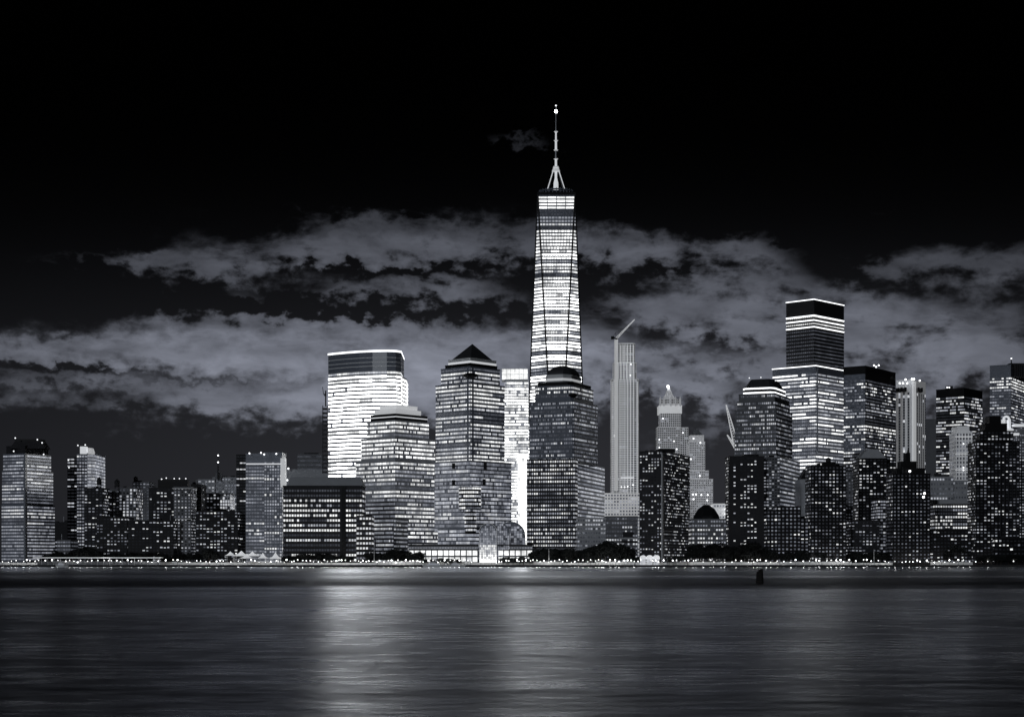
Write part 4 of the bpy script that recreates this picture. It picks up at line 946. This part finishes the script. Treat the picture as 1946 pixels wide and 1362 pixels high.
for i, (a, b) in enumerate(((1217, 1228), (1229, 1241), (1242, 1254))):
    Y = 1512
    root = empty('pavilion', (X((a+b)/2, Y), Y, GZ), ('left', 'middle', 'right')[i] + ' of three arched glowing kiosks at the foot of the two faced apartment tower', 'pavilion', 'arched waterfront kiosks')
    def arc(q):
        c, r = (X(a, Y)+X(b, Y))/2, (X(b, Y)-X(a, Y))/2
        pr = [(c - r, Z(1062, Y))] + [(c - r*math.cos(math.pi*j/8), Z(1059, Y) + r*.8*math.sin(math.pi*j/8)) for j in range(9)] + [(c + r, Z(1062, Y))]
        q.face([(x_, Y, z_) for x_, z_ in pr][::-1]); 
        for j in range(len(pr) - 1): q.face([(pr[j][0], Y, pr[j][1]), (pr[j+1][0], Y, pr[j+1][1]), (pr[j+1][0], Y + 7, pr[j+1][1]), (pr[j][0], Y + 7, pr[j][1])])
    part(root, 'arched_roof', 'lantern', arc)
    k = MB(); k.box(X(a + 1, Y), X(b - 1, Y), Y + 1, Y + 6, GZ, Z(1062, Y), .5); k.build('glazing', GLASS, root)
# ferry landing: long thin roof
Y = 1509
root = empty('ferry_landing', (X(190, Y), Y, GZ), 'long flat roofed landing with a thin pale roof edge at the far left bank', 'ferry landing')
part(root, 'roof', 'white', lambda q: q.box(X(62, Y), X(306, Y), Y, Y + 10, Z(1060, Y), Z(1058.3, Y)))
part(root, 'roof_edge_glow', 'dimled', lambda q: q.box(X(63, Y), X(305, Y), Y - .3, Y - .02, Z(1059.7, Y), Z(1058.9, Y)))  # glowing strip paints the lamp light on the white roof edge
for i in range(21): part(root, 'column', 'metal', lambda q: q.tube((X(66 + i*11.8, Y), Y + 2, GZ), (X(66 + i*11.8, Y), Y + 2, Z(1060, Y)), .22, n=6))
part(root, 'rear_wall', 'mid', lambda q: q.box(X(66, Y), X(302, Y), Y + 8, Y + 8.6, GZ, Z(1066, Y)))

# ------------------------------------------------------------------ garden walls, lamps, trees
rng = random.Random(44)
x = -40; i = 0
side_words = lambda px: 'below the left bank buildings' if px < 540 else 'below the middle towers' if px < 1160 else 'below the black towers at right'
while x < 1990:
    L = rng.uniform(40, 90); Y = 1526
    root = empty('garden_wall', (X(x + L/2, Y), Y, GZ), 'low pale lamp lit promenade wall ' + side_words(x), 'garden wall', 'promenade garden walls ' + side_words(x))
    h = rng.uniform(1.6, 3.0)
    part(root, 'wall', 'pale', lambda q: q.box(X(x, Y), X(x + L - 1, Y), Y, Y + .8, GZ, GZ + h))
    part(root, 'coping', 'pale', lambda q: q.box(X(x, Y) - .1, X(x + L - 1, Y) + .1, Y - .15, Y + .95, GZ + h, GZ + h + .25))
    x += L

def make_tree(seed, H, W_, nleaf):
    rng = random.Random(seed)
    root = empty('tree', (0, 0, 0), '', '')
    t = MB(); t.tube((0, 0, -.3), (.1, 0, H*.35), .28, .2, 7)
    limbs = []
    for i in range(7):
        a = rng.uniform(0, 6.28); r = rng.uniform(.35, .8)*W_/2; z = rng.uniform(.5, .9)*H
        t.tube((.1, 0, H*rng.uniform(.25, .38)), (r*math.cos(a), r*math.sin(a), z), .13, .03, 5)
        limbs.append((r*math.cos(a), r*math.sin(a), z))
    t.build('trunk', M['bark'], root)
    k = MB()
    cl = limbs + [(0, 0, H*.85)] + [(rng.uniform(-.4, .4)*W_, rng.uniform(-.4, .4)*W_, rng.uniform(.42, .8)*H) for _ in range(8)]
    cl = [(c, rng.uniform(.13, .24)*W_) for c in cl]
    for i in range(nleaf):
        c, r = rng.choice(cl)
        d = Vector((rng.gauss(0, 1), rng.gauss(0, 1), rng.gauss(0, .75))).normalized()*r*rng.uniform(.55, 1.1)
        p = Vector(c) + d; s = rng.uniform(.22, .5)
        u = Vector((rng.gauss(0, 1), rng.gauss(0, 1), rng.gauss(0, 1))).normalized(); v = u.orthogonal().normalized()
        k.face([p - u*s, p + v*s*.7, p + u*s, p - v*s*.7])
    k.build('crown', M['leaf'], root)
    return root
protos = [make_tree(11, 11, 9, 2200), make_tree(12, 9, 9.5, 2200), make_tree(13, 13, 9, 2400), make_tree(14, 8, 7.5, 1600)]
PH = [11, 9, 13, 8]
groves = [ # x0,x1, top row px, count, label
 (84, 130, 1046, 7, 'dark tree in the low grove at the foot of the left edge tower'),
 (134, 196, 1038, 9, 'dark rounded tree of the tallest grove behind the ferry landing'),
 (196, 330, 1046, 14, 'dark tree in the long low grove behind the ferry landing'),
 (330, 386, 1048, 6, 'dark tree between the ferry landing and the white tents'),
 (388, 412, 1040, 3, 'tall black tree just left of the white tents'),
 (538, 672, 1050, 14, 'lamp lit small tree in front of the wide low rise'),
 (695, 800, 1041, 13, 'dark tree left of the long glowing gallery'),
 (800, 880, 1058, 6, 'small tree in front of the long glowing gallery'),
 (948, 1012, 1056, 6, 'small tree in front of the short glowing gallery'),
 (1012, 1122, 1040, 16, 'dark tree below the domed tower'),
 (1118, 1196, 1026, 12, 'tall dark tree in the grove right of the domed tower'),
 (1196, 1216, 1050, 2, 'tree beside the arched kiosks'),
 (1262, 1312, 1052, 4, 'small tree at the foot of the two faced apartment tower'),
 (1312, 1400, 1030, 14, 'black tree in the solid grove below the octagonal dome'),
 (1400, 1462, 1028, 10, 'black tree in the solid grove below the plain walled tower'),
 (1462, 1610, 1044, 16, 'black tree along the promenade below the tank topped tower'),
 (1610, 1780, 1044, 20, 'black tree along the promenade below the stepped spire tower'),
 (1780, 1860, 1032, 10, 'black tree in the mound left of the tallest black tower'),
 (1860, 1950, 1050, 9, 'black tree at the right end of the promenade')]
used = [False]*4
for (x0, x1, yt, n, lab) in groves:
    for i in range(n):
        px = x0 + (i + rng.uniform(.2, .8))*(x1 - x0)/n
        e = 1 - .25*abs((px - (x0+x1)/2)/((x1-x0)/2))**2
        Y = rng.uniform(1532, 1546) if yt < 1052 else rng.uniform(1516, 1524)
        if 1860 < px: Y = rng.uniform(1503, 1506)
        h = (Z(yt, Y) - GZ)*e*rng.uniform(.78, 1.04)
        j = rng.randrange(4)
        r = protos[j] if not used[j] else copy_tree(protos[j]); used[j] = True
        s = h/PH[j]/1.02
        r.location = (X(px, Y), Y, GZ); r.scale = (max(s, .8)*rng.uniform(.95, 1.25),)*2 + (s,); r.rotation_euler = (0, 0, rng.uniform(0, 6.28))
        tag(r, lab, 'tree', 'trees: ' + lab)

def make_lamp(mm, rad):
    root = empty('street_lamp', (0, 0, 0), '', '')
    part(root, 'pole', 'dark', lambda q: (q.tube((0, 0, 0), (0, 0, .6), .18, .12, 8), q.tube((0, 0, .6), (0, 0, 3.0), .08, .06, 8)))
    smooth(part(root, 'lamp_globe', mm, lambda q: q.ball((0, 0, 3.0 + rad*.9), rad, 10, 8)))
    return root
lp = [make_lamp('lampw', .5), make_lamp('lampd', .42), make_lamp('beacon', .4)]
uu = [False]*3
LIGHT = bpy.data.lights.new('lamp_light', 'POINT'); LIGHT.energy = 360; LIGHT.shadow_soft_size = .5; LIGHT.color = (1, .98, .94)
px = -6
nl = 0
while px < 1960:
    px += rng.uniform(5.5, 15) if not (540 < px < 1320) else rng.uniform(4, 10)
    if 896 < px < 910: continue
    j = rng.choice([0, 0, 1, 1, 1, 2])
    r = lp[j] if not uu[j] else copy_tree(lp[j]); uu[j] = True
    Y = rng.uniform(1503, 1522)
    r.location = (X(px, Y), Y, GZ); k_ = rng.uniform(.65, 1.35); r.scale = (k_, k_, k_)
    tag(r, 'round globe street lamp on the promenade ' + side_words(px), 'street lamp', 'promenade lamps ' + side_words(px))
    if nl % 2 == 0 or j == 2:
        l = bpy.data.objects.new('lamp_light', LIGHT); C.objects.link(l); l.parent = r; l.location = (0, -.2, 4.3)
    nl += 1
print('lamps', nl)
for (px, yt, yb, lab) in ((711, 1038, 1072, 'thin pale flagpole left of the long glowing gallery'), (1043, 1042, 1072, 'thin pale flagpole below the domed tower'), (1661, 1044, 1070, 'thin pale flagpole below the dark gabled tower')):
    Y = 1505; root = empty('flagpole', (X(px, Y), Y, GZ), lab, 'flagpole')
    part(root, 'pole', 'white', lambda q: q.tube((X(px, Y), Y, GZ), (X(px, Y), Y, Z(yt, Y)), .3, .14, 8))
    part(root, 'finial', 'metal', lambda q: q.ball((X(px, Y), Y, Z(yt, Y)), .35, 8, 6))

# moored yachts
def yacht(px, L, label):
    Y = 1490; root = empty('motor_yacht', (X(px, Y), Y, 0), label, 'yacht')
    c = X(px, Y)
    hull = [(c - L/2, Y), (c - L/2 + 1, Y - 1.8), (c + L*.2, Y - 2), (c + L/2, Y), (c + L*.2, Y + 2), (c - L/2 + 1, Y + 1.8)]
    part(root, 'hull', 'white', lambda q: q.loft(inset(hull, .88), -.2, hull, 1.7))
    part(root, 'cabin', 'white', lambda q: (q.loft(front_w(c - L*.3, c + L*.18, Y - 1.3, 2.6), 1.7, front_w(c - L*.27, c + L*.1, Y - 1.1, 2.2), 3.4), q.loft(front_w(c - L*.2, c + L*.02, Y - 1, 2), 3.4, front_w(c - L*.18, c - L*.03, Y - .9, 1.8), 4.4)))
    k = MB(); k.box(c - L*.27, c + L*.12, Y - 1.42, Y - 1.3, 2.2, 2.9, .25); k.build('cabin_window', GLASS, root)
    part(root, 'mast', 'metal', lambda q: q.tube((c - L*.1, Y, 4.3), (c - L*.1, Y, 6.6), .08, n=5))
def front_w(a, b, y, d): return [(a, y), (b, y), (b, y + d), (a, y + d)]
yacht(828, 24, 'large white motor yacht moored left of the glowing gallery windows')
yacht(868, 16, 'smaller white motor yacht moored before the glowing gallery')
yacht(118, 12, 'pale motor boat moored below the ferry landing at left')

# timber mooring piles in the river
Yp = CAMZ*F/(1108 - HY)
root = empty('mooring_dolphin', (X(1443, Yp), Yp, 0), 'black cluster of timber mooring piles standing alone in the river', 'mooring piles')
for (dx, dy, yt, r_) in ((-.58, 0, 1086, .34), (.0, -.3, 1081, .33), (.62, 0, 1080.5, .34), (-.2, .5, 1084.5, .33), (.35, .5, 1083, .33), (-.3, -.35, 1088, .3), (.33, -.38, 1087.5, .3)):
    part(root, 'pile', 'wood', lambda q: q.tube((X(1443.5, Yp) + dx*1.18, Yp + dy, -1.5), (X(1443.5, Yp) + dx*.92, Yp + dy*.8, Z(yt, Yp)), r_*1.08, r_*.92, 10))
for zz in (1.0, 2.3):
    part(root, 'binding', 'dark', lambda q: [q.tube((X(1443.5, Yp) + 1.0*math.cos(a*math.pi/8), Yp + .75*math.sin(a*math.pi/8), zz), (X(1443.5, Yp) + 1.0*math.cos((a+1)*math.pi/8), Yp + .75*math.sin((a+1)*math.pi/8), zz), .06, n=5) for a in range(16)])
